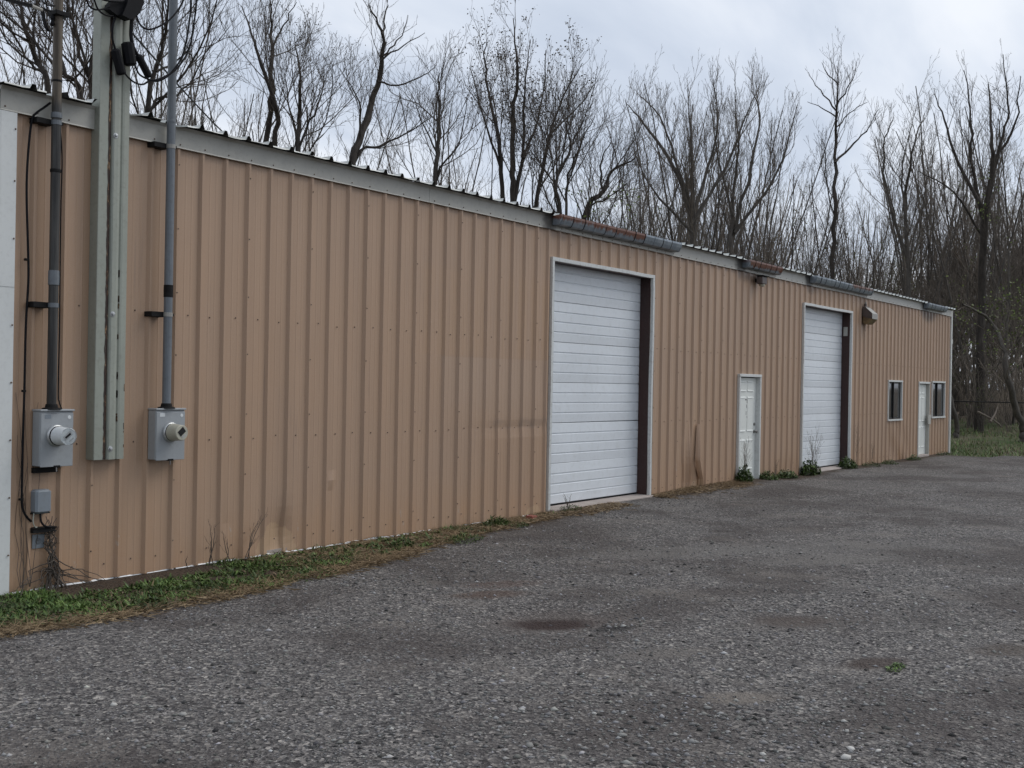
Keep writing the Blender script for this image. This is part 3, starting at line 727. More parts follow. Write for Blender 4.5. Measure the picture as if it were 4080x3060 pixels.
m2 = mast(1.333, -.095, .042, 1.64, 6.6, MAT['conduit_grey'], 'blue-grey service mast right of the green steel post', [(2.70, .12, 1.08, 'black_steel'), (4.40, .03, 1.05, 'conduit_grey')], [4.17, 2.53], False)
q = onwall(222, 55, -.095)
MB().box(.03, .165, -.165, -.03, q[2]-.02, q[2]+.02, .004).build('wire_clamp', MAT['black_steel'], m1)
MB().lathe((.035, -.1, q[2]-.02), (0, 0, -1), [(0, .015), (.03, .022), (.05, .012), (.08, .02), (.1, .01)], 10).build('insulator', MAT['black_rubber'], m1)
MB().lathe((.095, -.095, 6.55), (0, 0, 1), [(0, .05), (.06, .075), (.16, .08), (.22, .05), (.24, .01)], 14).build('weatherhead', MAT['conduit_grey'], m1)
MB().lathe((1.333, -.095, 6.55), (0, 0, 1), [(0, .05), (.06, .075), (.16, .08), (.22, .05), (.24, .01)], 14).build('weatherhead', MAT['conduit_grey'], m2)
# green steel post
PX = .535
post = thing('steel_post', (PX+.17, -.06, 1.14), 'pale green ribbed steel post streaked with rust, bolted over the wall', 'post')
pp = [(0, .03), (0, -.085), (.004, -.09), (.100, -.092), (.108, -.088), (.112, -.076), (.134, -.076), (.140, -.094), (.152, -.104), (.196, -.104), (.222, -.097), (.232, -.080), (.240, -.079), (.250, -.090), (.268, -.094), (.318, -.092), (.325, -.086), (.327, .03)]
MB().extz([(PX+x, y) for x, y in pp]+[(PX+x*.97+.005, y+.006) for x, y in pp[::-1]], 1.145, 7.2, True, 1).build('post_body', MAT['post_green'], post)
V = []; n = 150
for i in range(n+1):
    z = 1.147+(6.0-1.147)*i/n; a = .094+.010*mnoise.noise((z*9, 1, 0))+.006*mnoise.noise((z*31, 2, 0)); b = .1335+.004*mnoise.noise((z*7, 4, 0))
    V += [(PX+a, -.0935, z), (PX+.109, -.0905, z), (PX+b, -.0785, z)]
mesh_obj('seam_rust', V, [(3*i+j, 3*i+j+1, 3*i+4+j, 3*i+3+j) for i in range(n) for j in range(2)], MAT['post_rust'], post)
for z in (1.245, 2.50, 4.16):
    MB().lathe((PX+.165, -.104, z), (0, -1, 0), [(0, .026), (.004, .026), (.005, .015), (.017, .014), (.019, .008)], 8).build('bolt', MAT['meter_ring'], post)
rp = MB()
for i in range(18):
    z = RNG.choice([1.16, 1.2, 1.3])+abs(RNG.gauss(0, .8)); x = RNG.choice([.236, .238, .312, .314]); h = RNG.uniform(.015, .07)
    rp.box(PX+x, PX+x+RNG.uniform(.003, .007), -.0945, -.078, z, z+h)
props(rp.build('rust_flake', MAT['post_rust'], post), kind='stuff')

def meter_box(x0, x1, z0, z1, label, beige):
    yb, yf = -.012, -.135; t = thing('meter_box', ((x0+x1)/2, -.07, z0), label, 'meter box')
    MB().box(x0, x1, yf+.006, yb, z0, z1-.012, .006).build('housing', MAT['meter_grey'], t)
    MB().box(x0+.004, x1-.004, yf-.004, yf+.0055, z0-.006, z1-.03, .003).build('cover', MAT['meter_grey'], t)
    MB().box(x0-.006, x1+.006, yf-.010, yb, z1-.0115, z1+.006, .003).build('top_lid', MAT['meter_grey'], t)
    MB().box(x0+.04, x0+.10, yf-.006, yf-.0042, z1-.075, z1-.04).build('sticker', MAT['box_grey' if not beige else 'meter_face'], t)
    MB().lathe((x1-.045, yf-.004, z1-.065), (0, -1, 0), [(0, .017), (.002, .016)], 16).build('seal_sticker', MAT['meter_face'], t)
    MB().box((x0+x1)/2-.03, (x0+x1)/2+.03, yf-.012, yf+.03, z0-.012, z0+.006).build('hasp', MAT['black_steel'], t)
    MB().tube([((x0+x1)/2-.005, yf-.006, z0-.012), ((x0+x1)/2-.005, yf-.010, z0-.05)], .006, 8).build('padlock', MAT['brass_knob'], t)
    MB().lathe((.095 if not beige else 1.333, -.095, z1+.005), (0, 0, 1), [(0, .085), (.012, .080), (.016, .056), (.045, .050), (.05, .04)], 16).build('hub', MAT['black_steel'], t)
    cx = (x0+x1)/2-.012 if not beige else (x0+x1)/2-.005; cz = 1.385
    MB().lathe((cx, yf-.004, cz), (0, -1, 0), [(0, .096), (.012, .098), (.022, .094), (.030, .084)], 28).build('meter_ring', MAT['meter_ring'], t)
    MB().lathe((cx, yf-.034, cz), (0, -1, 0), [(0, .086), (.012, .086)], 28).build('gasket', MAT['black_rubber'], t)
    if not beige:
        MB().lathe((cx, yf-.046, cz), (0, -1, 0), [(0, .082), (.135, .075), (.14, .071)], 28).build('meter_body', MAT['meter_face'], t)
        MB().lathe((cx, yf-.1865, cz), (0, -1, 0), [(0, .074), (.004, .076), (.018, .074), (.022, .068)], 28).build('glass_cover', MAT['dome'], t)
        fy = yf-.1875
    else:
        MB().lathe((cx, yf-.046, cz), (0, -1, 0), [(0, .086), (.01, .084), (.125, .075), (.133, .069)], 28).build('meter_body', MAT['meter_beige'], t)
        fy = yf-.1795
    def quad(u0, u1, v0, v1, nm, mm, dy):
        a = math.radians(38 if not beige else 40); P = []
        for (u, v) in ((u0, v0), (u1, v0), (u1, v1), (u0, v1)):
            P.append((cx+u*math.cos(a)-v*math.sin(a), fy-dy, cz+u*math.sin(a)+v*math.cos(a)))
        P += [(p_[0], p_[1]-.002, p_[2]) for p_ in P]
        mesh_obj(nm, P, [(0, 1, 2, 3), (7, 6, 5, 4), (0, 4, 5, 1), (1, 5, 6, 2), (2, 6, 7, 3), (3, 7, 4, 0)], MAT[mm], t)
    if not beige:
        quad(-.044, .044, -.012, .030, 'dial_plate', 'meter_ring', .0002); quad(-.032, .030, .000, .018, 'display', 'window_dark', .0026)
        quad(-.018, .03, -.048, -.036, 'dial_label', 'meter_ring', .0002)
    else:
        quad(-.036, .044, -.018, .040, 'display', 'window_dark', .0002); quad(-.03, .02, -.044, -.028, 'dial_label', 'meter_ring', .0002)
    return t
mt1 = meter_box(-.035, .292, 1.115, 1.612, 'grey meter box with clear-domed electric meter under the dark mast', False)
mt2 = meter_box(1.185, 1.530, 1.118, 1.612, 'grey meter box with beige electric meter under the blue-grey mast', True)
# struts and little boxes under the first meter
def strut(x0, x1, z, label):
    o = MB().box(x0, x1, -.045, PAN+.002, z-.022, z+.022, .002).box(x0, x1, -.052, -.0455, z-.022, z-.012).box(x0, x1, -.052, -.0455, z+.012, z+.022).build('strut_channel', MAT['black_steel'], loc=((x0+x1)/2, 0, z)); props(o, label, 'bracket')
strut(-.03, .20, 1.075, 'black strut bracket just below the left meter box')
strut(-.03, .19, .545, 'black strut bracket below the small grey utility box')
ub = thing('utility_box', (.06, -.03, .70), 'small blue-grey utility box below the left meter', 'utility box')
MB().box(-.03, .125, -.085, PAN, .695, .905, .018).build('cover', MAT['box_grey'], ub); MB().box(-.034, .129, -.05, PAN+.001, .69, .70).build('base_flange', MAT['black_steel'], ub)
jp = thing('cover_plate', (.07, PAN, .44), 'square grey cover plate low on the wall among the vines', 'cover plate')
MB().box(.005, .125, PAN-.012, PAN-.001, .375, .50, .002).build('plate', MAT['box_grey'], jp); MB().lathe((.065, PAN-.012, .44), (0, -1, 0), [(0, .030), (.004, .028)], 14).build('knockout', MAT['conduit_grey'], jp)

# wires; control points are traced in depth just off the wall
def spline(P, n=8):
    P = [np.array(p, float) for p in P]; Q = [2*P[0]-P[1]]+P+[2*P[-1]-P[-2]]; R_ = []
    for i in range(1, len(Q)-2):
        for k in range(n):
            t = k/n; a, b, c, d = Q[i-1], Q[i], Q[i+1], Q[i+2]
            R_.append(.5*((2*b)+(c-a)*t+(2*a-5*b+4*c-d)*t*t+(3*b-a-3*c+d)*t**3))
    R_.append(P[-1]); return R_
def H(c): return c[0]/3.16, c[1]/3.16
def wire(name, pts, r, label, cat='cable', mat='black_rubber', y=-.13, parent=None, n=8):
    P = [onwall(*H(p[:2]), p[2] if len(p) > 2 else y) for p in pts]
    mb = MB().tube(spline(P, n), r, 6)
    if parent is not None: return mb.build(name, MAT[mat], parent)
    return props(mb.build(name, MAT[mat], loc=tuple(P[-1])), label, cat)
# drop cable down the left edge
P = [onwall(*H((640, 1290)), -.15), onwall(*H((560, 1350)), -.09), onwall(*H((450, 1430)), -.05), onwall(*H((400, 1520)), -.03)]
P += [onwall(x, y, -.016) for x, y in ((113, 600), (106, 760), (112, 1000), (113, 1120), (103, 1300), (97, 1560), (91, 1760), (88, 1900), (87, 1990), (92, 2030), (105, 2058), (125, 2078))]
dc = thing('drop_cable', tuple(P[-1]), 'thin black cable running down the left edge of the wall', 'cable')
MB().tube(spline(P, 6), .010, 6).build('cable_run', MAT['black_rubber'], dc)
for (x, y) in ((107, 1034), (97, 1558), (85, 1990)):
    q = onwall(x, y, -.016); MB().box(q[0]-.018, q[0]+.012, -.028, .004, q[2]-.010, q[2]+.010, .002).build('cable_clip', MAT['black_steel'], dc)
P = [onwall(*H((760, 1290)), -.05), onwall(*H((745, 1420)), -.03), onwall(247, 620, -.02), onwall(243, 800, -.02), onwall(240, 1000, -.02), onwall(237, 1300, -.02), onwall(232, 1560, -.04), onwall(236, 1600, -.08), onwall(246, 1630, -.12)]
props(MB().tube(spline(P, 6), .006, 6).build('ground_wire', MAT['black_rubber'], loc=tuple(P[-1])), 'thin black ground wire beside the dark service mast', 'wire')
P = [onwall(160, 2045, -.05), onwall(165, 2080, -.06), onwall(185, 2098, -.06), onwall(225, 2100, -.03)]
props(MB().tube(spline(P), .009, 6).build('whip_cable', MAT['black_rubber'], loc=tuple(P[0])), 'short black cable looping below the small utility box', 'cable')
P = [onwall(135, 2045, -.05), onwall(132, 2080, -.06), onwall(140, 2100, -.06), onwall(148, 2100, -.055)]
props(MB().tube(spline(P), .005, 6).build('green_wire', MAT['post_green'], loc=tuple(P[0])), 'short pale green wire hanging below the small utility box', 'wire')
# service drop to the dark mast
sdp = thing('service_drop', tuple(onwall(*H((640, 150)), -.15)), 'twisted overhead service wires reaching the dark mast from the left', 'wire')
for k, (dx, dy) in enumerate(((0, 0), (8, -14), (-6, 14))):
    P = [onwall(*H((-900+dx, -330+dy*3)), -1.5), onwall(*H((60+dx, -18+dy)), -.6), onwall(*H((390+dx, 72+dy)), -.3), onwall(*H((640, 140)), -.16)]
    MB().tube(spline(P, 10), .008, 6).build('conductor', MAT['black_rubber'], sdp)
P = [onwall(*H((395, 72)), -.3), onwall(*H((520, 125)), -.22)]
MB().tube(P, [.016, .018], 8).build('wedge_clamp', MAT['lamp_grey'], sdp)
for k, o in enumerate((0, 22)):
    wire('drip_loop', [(520+o, 120, -.22), (550+o, 280, -.24), (585+o, 370, -.24), (620+o*.5, 388-o*.6, -.2), (660, 350, -.15)], .008, None, parent=sdp)
wire('drip_loop', [(525, 0, -.2), (560, 40, -.22), (610, 66, -.22), (690, 74, -.14)], .007, None, parent=sdp)
# splice connectors and loops at the green post
sp = thing('splice_bundle', tuple(onwall(470, 40, -.2)), 'bundle of black splice connectors and looping wires at the post top', 'wire splices')
def prism(name, poly, y0, y1):
    A = [onwall(*H(p_), (y0+y1)/2) for p_ in poly]; n = len(A)
    V = [(a[0], y0, a[2]) for a in A]+[(a[0], y1, a[2]) for a in A]
    mesh_obj(name, V, [tuple(range(n)), tuple(range(2*n-1, n-1, -1))]+[(i, (i+1) % n, n+(i+1) % n, n+i) for i in range(n)], MAT['black_rubber'], sp)
prism('insulator_block', [(1350, 60), (1400, 10), (1560, 0), (1580, 60), (1500, 190), (1450, 205), (1340, 120)], -.20, -.125)
prism('insulator_block', [(1560, 60), (1580, -40), (1690, -60), (1780, 30), (1720, 180), (1610, 258), (1500, 200)], -.24, -.14)
def splice(c0, c1, r, y):
    a, b = onwall(*H(c0), y), onwall(*H(c1), y); d = b-a
    MB().tube([a, a+d*.04, a+d*.08, a+d*.92, a+d*.96, b], [r*.55, r*.8, r, r, r*.85, r*.6], 10).build('splice_connector', MAT['black_rubber'], sp)
splice((1445, 615), (1535, 945), .046, -.16); splice((1600, 530), (1645, 830), .060, -.17); splice((1735, 690), (1880, 975), .037, -.19)
wire('loop_wire', [(1460, 200, -.17), (1420, 330, -.18), (1415, 480, -.17), (1450, 615, -.16)], .010, None, parent=sp)
wire('loop_wire', [(1690, 30, -.19), (1660, 240, -.2), (1650, 450, -.2), (1680, 600, -.2), (1735, 700, -.19)], .017, None, parent=sp)
wire('loop_wire', [(1560, 900, -.16), (1610, 970, -.18), (1700, 1040, -.2), (1800, 1062, -.2), (1890, 1010, -.2), (1960, 1005, -.21), (2080, 960, -.21), (2230, 860, -.21), (2380, 620, -.2), (2440, 300, -.2), (2470, -60, -.2), (2380, -700, -.14)], .009, None, parent=sp)
wire('loop_wire', [(1700, 820, -.18), (1750, 930, -.2), (1850, 990, -.2), (1990, 1020, -.21), (2140, 930, -.22), (2300, 690, -.22), (2380, 300, -.21), (2400, -60, -.2), (2340, -700, -.14)], .009, None, parent=sp)
wire('loop_wire', [(1715, 180, -.2), (1750, 290, -.22), (1830, 360, -.24), (1920, 365, -.25), (2080, 290, -.25), (2200, 180, -.24), (2290, 40, -.22), (2340, -100, -.2)], .009, None, parent=sp)
wire('loop_wire', [(1075, -60, -.3), (1120, 70, -.26), (1200, 120, -.22), (1300, 115, -.2), (1380, 80, -.2)], .009, None, parent=sp)
wire('loop_wire', [(1170, -60, -.28), (1230, 110, -.25), (1320, 185, -.2), (1430, 205, -.18)], .009, None, parent=sp)
wire('loop_wire', [(1280, -10, -.22), (1380, 12, -.24), (1500, 18, -.24), (1560, 10, -.22)], .010, None, parent=sp)
# guy wires running back over the roof
for (a, b, r, lb) in (((1640, 390), (990, 556), .010, 'thick black guy wire slanting from the green post over the roof'), ((2050, -20), (890, 372), .005, 'thin guy wire slanting from high on the blue-grey mast over the roof')):
    A = onwall(*H(a), -.02); B = CAM+ray(*b)*1.0; d = ray(*b); e_ = CAM+d*((5.0-CAM[1])/d[1]); end = A+(e_-A)*1.9
    props(MB().tube([A+(end-A)*k/10-np.array([0, 0, .25*math.sin(math.pi*k/10)]) for k in range(11)], r, 6).build('guy_wire', MAT['black_steel'], loc=tuple(A)), lb, 'wire')

# lamps
w1 = thing('wall_lamp', (15.74, 0, 4.0), 'small dark floodlight tucked under the short rusty gutter', 'lamp')
MB().box(15.62, 15.86, -.19, -.06, 3.985, 4.135, .012).build('housing', MAT['bronze'], w1); MB().box(15.60, 15.90, -.22, -.05, 4.137, 4.160, .004).build('hood', MAT['black_steel'], w1)
MB().box(15.69, 15.79, -.06, .0, 4.03, 4.10).build('arm', MAT['black_steel'], w1); MB().lathe((15.74, -.13, 3.984), (0, 0, -1), [(0, .06), (.03, .055), (.05, .03)], 14).build('lens', MAT['meter_beige'], w1)
w2 = thing('wall_lamp', (22.5, 0, 3.5), 'large hooded wall lamp with yellowed lens right of the far overhead door', 'lamp')
MB().box(22.36, 22.64, -.075, .0, 3.60, 3.98, .02).build('back_box', MAT['bronze'], w2)
MB().extx([(-.006, 3.95), (-.075, 3.95), (-.245, 3.80), (-.255, 3.79), (-.255, 3.66), (-.245, 3.655), (-.200, 3.70), (-.06, 3.73), (-.006, 3.73)], 22.29, 22.71).build('hood', MAT['lamp_grey'], w2)
for x in (22.285, 22.711): MB().extx([(-.006, 3.955), (-.075, 3.955), (-.25, 3.80), (-.25, 3.66), (-.10, 3.69), (-.006, 3.74)], x, x+.004).build('side_plate', MAT['bronze'], w2)
MB().extx([(-.015, 3.725), (-.11, 3.715), (-.20, 3.69), (-.245, 3.65), (-.14, 3.535), (-.05, 3.53), (-.012, 3.58)], 22.31, 22.69).build('lens', MAT['lens'], w2)
MB().box(22.42, 22.50, -.05, .0, 3.985, 4.04).build('conduit_stub', MAT['bronze'], w2); MB().lathe((22.46, -.03, 4.04), (0, 0, 1), [(0, .02), (.04, .02), (.05, .012)], 10).build('photocell', MAT['lamp_grey'], w2)
sl_ = thing('security_lamp', (30.86, .06, 3.36), 'small grey lamp on the far corner of the building', 'lamp')
MB().box(30.795, 30.93, .0, .16, 3.36, 3.50, .01).build('housing', MAT['eave_grey'], sl_); MB().box(30.90, 30.96, .04, .12, 3.33, 3.40, .008).build('sensor', MAT['black_steel'], sl_)
bq = onground(2105, 2068); br = MB().box(-.10, .10, -.05, .05, 0, .06, .006).build('brick', MAT['brick_red'], loc=(0, 0, 0)); br.location = (bq[0], bq[1]-.05, -.004); br.rotation_euler = (.1, .05, .25); props(br, 'broken red brick lying at the wall foot by the first door', 'brick')

# ------------------------------------------------------------------ loose gravel, stones
def stones_mesh(name, X, Y, S, C, zoff=0.0, seed=3):
    r = np.random.default_rng(seed); n = len(X)
    base = np.array([(1, 0, 0), (0, 1, 0), (-1, 0, 0), (0, -1, 0), (0, 0, 1), (0, 0, -.4), (.6, .6, .55), (-.55, .6, .5), (-.6, -.5, .6), (.5, -.6, .55)], float)[:6]
    tri = np.array([(0, 1, 4), (1, 2, 4), (2, 3, 4), (3, 0, 4), (1, 0, 5), (2, 1, 5), (3, 2, 5), (0, 3, 5)])
    B = base[None]*(1+r.uniform(-.3, .3, (n, 6, 1)))*np.stack([S, S*r.uniform(.55, 1, n), S*r.uniform(.25, .6, n)], 1)[:, None, :]
    a = r.uniform(0, 6.28, n); c, s = np.cos(a), np.sin(a)
    V = np.empty_like(B); V[:, :, 0] = B[:, :, 0]*c[:, None]-B[:, :, 1]*s[:, None]; V[:, :, 1] = B[:, :, 0]*s[:, None]+B[:, :, 1]*c[:, None]; V[:, :, 2] = B[:, :, 2]
    V += np.stack([X, Y, np.array([lot_z(x, y) for x, y in zip(X, Y)])+zoff], 1)[:, None, :]
    F = (tri[None]+np.arange(n)[:, None, None]*6).reshape(-1, 3)
    cols = np.repeat(C, 6, axis=0)
    return mesh_obj(name, V.reshape(-1, 3), F, MAT['vcol'], cols=cols)
n = 46000
u = NR.uniform(-150, 4230, n*2); v = 1.0/NR.uniform(1/1560., 1/430., n*2)      # denser where the ground is near the camera
v = 1530+v
pts = CAM+(np.outer(np.ones(len(u)), _F)+np.outer((u-2040)/FPX, _R)-np.outer((v-1530)/FPX, _U))*(0-CAM[2])/((_F[2]+(u-2040)/FPX*_R[2]-(v-1530)/FPX*_U[2])[:, None])
ok = (pts[:, 1] < -.25) & (pts[:, 0] < 26) & ~((pts[:, 1] > -1.2) & (pts[:, 0] < 5))
pts = pts[ok]
cl = np.array([mnoise.noise((p_[0]*1.1, p_[1]*1.1, 2.0)) for p_ in pts]); keep = NR.uniform(0, 1, len(pts)) < np.clip(.55+cl*.8, .12, 1); pts = pts[keep][:n]
for (px, py, rx, ry, c_, am) in MUD[:5]:
    d = ((pts[:, 0]-px)/.45)**2+((pts[:, 1]-py)/.35)**2; pts = pts[d > 1]
n = len(pts); S = np.clip(np.exp(NR.normal(math.log(.0085), .45, n)), .004, .028)
gcol = np.clip(NR.normal(.135, .075, n), .022, .42); gcol = np.where(NR.uniform(0, 1, n) < .025, NR.uniform(.28, .5, n), gcol)
C3 = np.stack([gcol, gcol*NR.uniform(.94, 1.0, n), gcol*NR.uniform(.86, 1.0, n)], 1)
props(stones_mesh('loose_gravel', pts[:, 0], pts[:, 1], S, C3), 'loose grey gravel scattered over the lot', 'gravel', kind='stuff')
cz_ = []
for (a, b, n_c, sx, sy) in ((2050, 2830, 260, .9, .5), (3350, 2880, 420, 1.1, .6), (2350, 2950, 260, .9, .4), (3000, 2900, 260, 1.0, .5), (3250, 2420, 160, .9, .5), (2650, 2250, 160, 1.4, .6), (1950, 2240, 160, .9, .4), (3700, 2400, 140, 1.2, .6), (600, 2900, 120, .8, .5), (2450, 2490, 70, .3, .2), (1500, 2330, 80, .6, .3)):
    q = onground(a, b); cz_.append(np.stack([q[0]+NR.normal(0, sx, n_c), q[1]+NR.normal(0, sy, n_c)], 1))
cz_ = np.concatenate(cz_); cz_ = cz_[cz_[:, 1] < -.5]; n = len(cz_)
gcol = np.clip(NR.normal(.17, .09, n), .03, .45); C3 = np.stack([gcol, gcol*NR.uniform(.95, 1.0, n), gcol*NR.uniform(.88, 1.0, n)], 1)
props(stones_mesh('coarse_gravel', cz_[:, 0], cz_[:, 1], np.clip(np.exp(NR.normal(math.log(.017), .35, n)), .009, .034), C3, .002, 9), 'patches of coarser broken stone on the lot', 'gravel', kind='stuff')
# chunkier stones that stand out one by one
BIG = [(3390, 2990, .030, .52, 'round pale stone near the bottom right of the lot'), (3368, 3032, .032, .46, 'flat cream stone in front of the round pale stone'), (3500, 2999, .022, .48, 'small pale stone right of the round pale stone'),
       (2368, 2847, .020, .42, 'cream chip near the bottom middle of the lot'), (2078, 2836, .026, .38, 'long pale chip at the bottom middle of the lot'), (3784, 2507, .020, .62, 'bright white stone on the right of the lot'),
       (3845, 2538, .022, .34, 'grey-white stone beside the bright white stone'), (452, 2818, .024, .42, 'pale stone chip at the left of the lot'), (730, 2858, .026, .28, 'flat grey stone at the lower left of the lot'),
       (2820, 2812, .030, .24, 'grey flake left of the pale silt patch'), (3375, 2918, .020, .36, 'tan stone above the round pale stone'), (3040, 3020, .020, .5, 'tiny white stone at the bottom edge of the lot'),
       (2110, 2990, .032, .22, 'grey slate flake at the bottom edge of the lot'), (2480, 2945, .030, .23, 'grey slate flake right of the cream chip'), (3650, 3010, .024, .06, 'dark stone near the bottom right corner'), (1560, 2918, .018, .4, 'small pale chip left of the middle of the lot'), (760, 2512, .030, .24, 'flat grey stone near the grass edge at left')]
ico_t = (1+5**.5)/2
ICO = np.array([(-1, ico_t, 0), (1, ico_t, 0), (-1, -ico_t, 0), (1, -ico_t, 0), (0, -1, ico_t), (0, 1, ico_t), (0, -1, -ico_t), (0, 1, -ico_t), (ico_t, 0, -1), (ico_t, 0, 1), (-ico_t, 0, -1), (-ico_t, 0, 1)], float)/1.9
ICF = [(0, 11, 5), (0, 5, 1), (0, 1, 7), (0, 7, 10), (0, 10, 11), (1, 5, 9), (5, 11, 4), (11, 10, 2), (10, 7, 6), (7, 1, 8), (3, 9, 4), (3, 4, 2), (3, 2, 6), (3, 6, 8), (3, 8, 9), (4, 9, 5), (2, 4, 11), (6, 2, 10), (8, 6, 7), (9, 8, 1)]
for i, (px, py, s, gcl, lb) in enumerate(BIG):
    q = onground(px, py); r = np.random.default_rng(50+i)
    V = ICO*(1+r.uniform(-.22, .22, (12, 1)))*np.array([s, s*r.uniform(.6, .9), s*r.uniform(.35, .6)]); a = r.uniform(0, 6)
    V = np.stack([V[:, 0]*math.cos(a)-V[:, 1]*math.sin(a), V[:, 0]*math.sin(a)+V[:, 1]*math.cos(a), V[:, 2]], 1)
    loc = np.array([q[0], q[1], lot_z(q[0], q[1])+s*.25])
    props(mesh_obj('stone', V+loc, ICF, MAT['vcol'], loc=tuple(loc), smooth=True, cols=np.tile(np.array([[gcl, gcl*.97, gcl*.90]]), (12, 1))), lb, 'stone', 'stones standing out on the lot')

# ------------------------------------------------------------------ grass, weeds, straw
def blades(base, dirs, L, W, droop, cols, seg=3):
    """base Nx3, dirs Nx3 unit (initial direction) -> V,F,C"""
    n = len(base); side = np.cross(dirs, np.array([0, 0, 1.0])); side /= np.linalg.norm(side, axis=1)[:, None]+1e-9
    V = []; C = []; p = base.copy(); d = dirs.copy()
    for i in range(seg):
        w = W*(1-i/seg)*(1.0 if i else .8)
        V += [p-side*w[:, None], p+side*w[:, None]]
        p = p+d*(L/seg)[:, None]; d = d-np.array([0, 0, 1.0])*(droop/seg)[:, None]; d /= np.linalg.norm(d, axis=1)[:, None]
    V.append(p); V = np.stack(V, 1); k = 2*seg+1
    T = []
    for i in range(seg-1): T += [(2*i, 2*i+1, 2*i+3), (2*i, 2*i+3, 2*i+2)]
    T.append((2*seg-2, 2*seg-1, 2*seg))
    F = (np.array(T)[None]+np.arange(n)[:, None, None]*k).reshape(-1, 3)
    return V.reshape(-1, 3), F, np.repeat(cols, k, axis=0)
def rdirs(n, lo, hi, r):
    a = r.uniform(0, 2*np.pi, n); e_ = r.uniform(lo, hi, n); return np.stack([np.cos(a)*np.cos(e_), np.sin(a)*np.cos(e_), np.sin(e_)], 1)
def green(n, r, dark=1.0):
    t = r.uniform(0, 1, (n, 1)); g_ = np.array([[.022, .048, .010]])*(1-t)+np.array([[.088, .135, .032]])*t
    return g_*dark
def tan_(n, r):
    t = r.uniform(0, 1, (n, 1)); return np.array([[.085, .055, .030]])*(1-t)+np.array([[.27, .195, .11]])*t
def zs(P): return np.array([lot_z(x, y) for x, y in P])
EDGE = [(-3.5, -1.3), (-1.1, -1.34), (-.15, -1.46), (.85, -1.45), (2.1, -1.35), (3.2, -1.15), (4.0, -.95), (5.2, -.75), (6.4, -.55), (7.6, -.40), (8.3, -.32)]
def edge_y(x): return np.interp(x, [e_[0] for e_ in EDGE], [e_[1] for e_ in EDGE])
r = np.random.default_rng(21)
def dens(P, s, z): return np.array([mnoise.noise((x*s, y*s, z)) for x, y in P])
x = r.uniform(-3, 8.2, 72000); y = -r.uniform(0, 1.6, 72000); P = np.stack([x, y], 1)
eg = edge_y(x)+.22*dens(P, 1.6, 5.); t = y/eg
cov = dens(P, .9, 1.)+.55*dens(P, 3.2, 4.)
bare = np.clip((x-2.6)/2.2, 0, 1)*.55
wallbare = np.where((x > .1) & (x < 1.9) & (y > -.42), .9, 0)+np.where(y > -.13, .25, 0)
ok = (t < 1.0) & (cov-bare-wallbare+.34-np.clip(t-.85, 0, 1)*2 > r.uniform(-.25, .25, len(x)))
P = P[ok]; n = len(P)
B = np.column_stack([P, zs(P)]); kind = r.uniform(0, 1, n)
cl_ = np.clip(1+1.1*dens(P, 3.0, 6.), .35, 1.8); L = np.where(kind < .45, r.uniform(.03, .10, n), r.uniform(.03, .07, n))*cl_; W = np.where(kind < .45, r.uniform(.0015, .0035, n), r.uniform(.006, .018, n))
D = rdirs(n, .25, 1.15, r); V, F, C_ = blades(B, D, L, W, r.uniform(.6, 1.8, n), np.where(r.uniform(0, 1, (n, 1)) < np.clip(.06+.3*dens(P, 1.4, 3.), .02, .4)[:, None], tan_(n, r)*.8, green(n, r)*np.clip(1+.9*dens(P, 2.5, 8.), .35, 1.9)[:, None]))
props(mesh_obj('grass_strip', V, F, MAT['vcol_leaf'], cols=C_), 'low green grass and weeds along the foot of the wall', 'grass', kind='stuff')
rr_ = np.random.default_rng(77); cx_ = rr_.uniform(-2.2, 5.5, 260); cy_ = edge_y(cx_)*rr_.uniform(.12, .97, 260); cx_, cy_ = cx_[(cy_ < -.4) | (cx_ > 1.9)], cy_[(cy_ < -.4) | (cx_ > 1.9)]
nl = 11; bx_ = np.repeat(cx_, nl); by_ = np.repeat(cy_, nl); n = len(bx_); P = np.stack([bx_+rr_.normal(0, .012, n), by_+rr_.normal(0, .012, n)], 1); sz = np.repeat(rr_.uniform(.5, 1.3, len(cx_)), nl)
tone = np.repeat(rr_.uniform(.6, 1.7, len(cx_)), nl)[:, None]
V, F, C_ = blades(np.column_stack([P, zs(P)+.012]), rdirs(n, .15, 1.0, rr_), rr_.uniform(.05, .10, n)*sz, rr_.uniform(.009, .018, n)*sz, rr_.uniform(.6, 1.5, n), green(n, rr_)*tone*np.array([[1.15, 1.1, 1.3]]), 4)
props(mesh_obj('broadleaf_weeds', V, F, MAT['vcol_leaf'], cols=C_), 'broad-leaved green rosettes through the grass strip', 'weeds', kind='stuff')
# straw
def straw(n, xa, xb, yf, seed, name, lb, Ls=(.08, .3)):
    r = np.random.default_rng(seed); x = r.uniform(xa, xb, n); y = -yf(x, r); P = np.stack([x, y], 1); k = dens(P, 1.3, 9.) > r.uniform(-.6, .15, n); P = P[k]; n = len(P)
    V, F, C_ = blades(np.column_stack([P, zs(P)+.006]), rdirs(n, .02, .35, r), r.uniform(Ls[0], Ls[1], n), r.uniform(.0018, .0042, n), r.uniform(.1, .5, n), tan_(n, r)*1.15, 4)
    V[:, 2] = np.maximum(V[:, 2], zs(V[:, :2])+.004+r.uniform(0, .02, len(V)))
    return props(mesh_obj(name, V, F, MAT['vcol_leaf'], cols=C_), lb, 'straw', kind='stuff')
straw(7000, -3, 4.2, lambda x, r: -edge_y(x)*np.clip(r.normal(.97, .07, len(x)), .3, 1.12), 31, 'dry_straw', 'dry straw along the edge of the green strip')
straw(9000, 2.4, 9.0, lambda x, r: -edge_y(x)*r.uniform(.05, 1.05, len(x)), 32, 'dry_straw', 'matted dry straw along the wall left of the first overhead door')
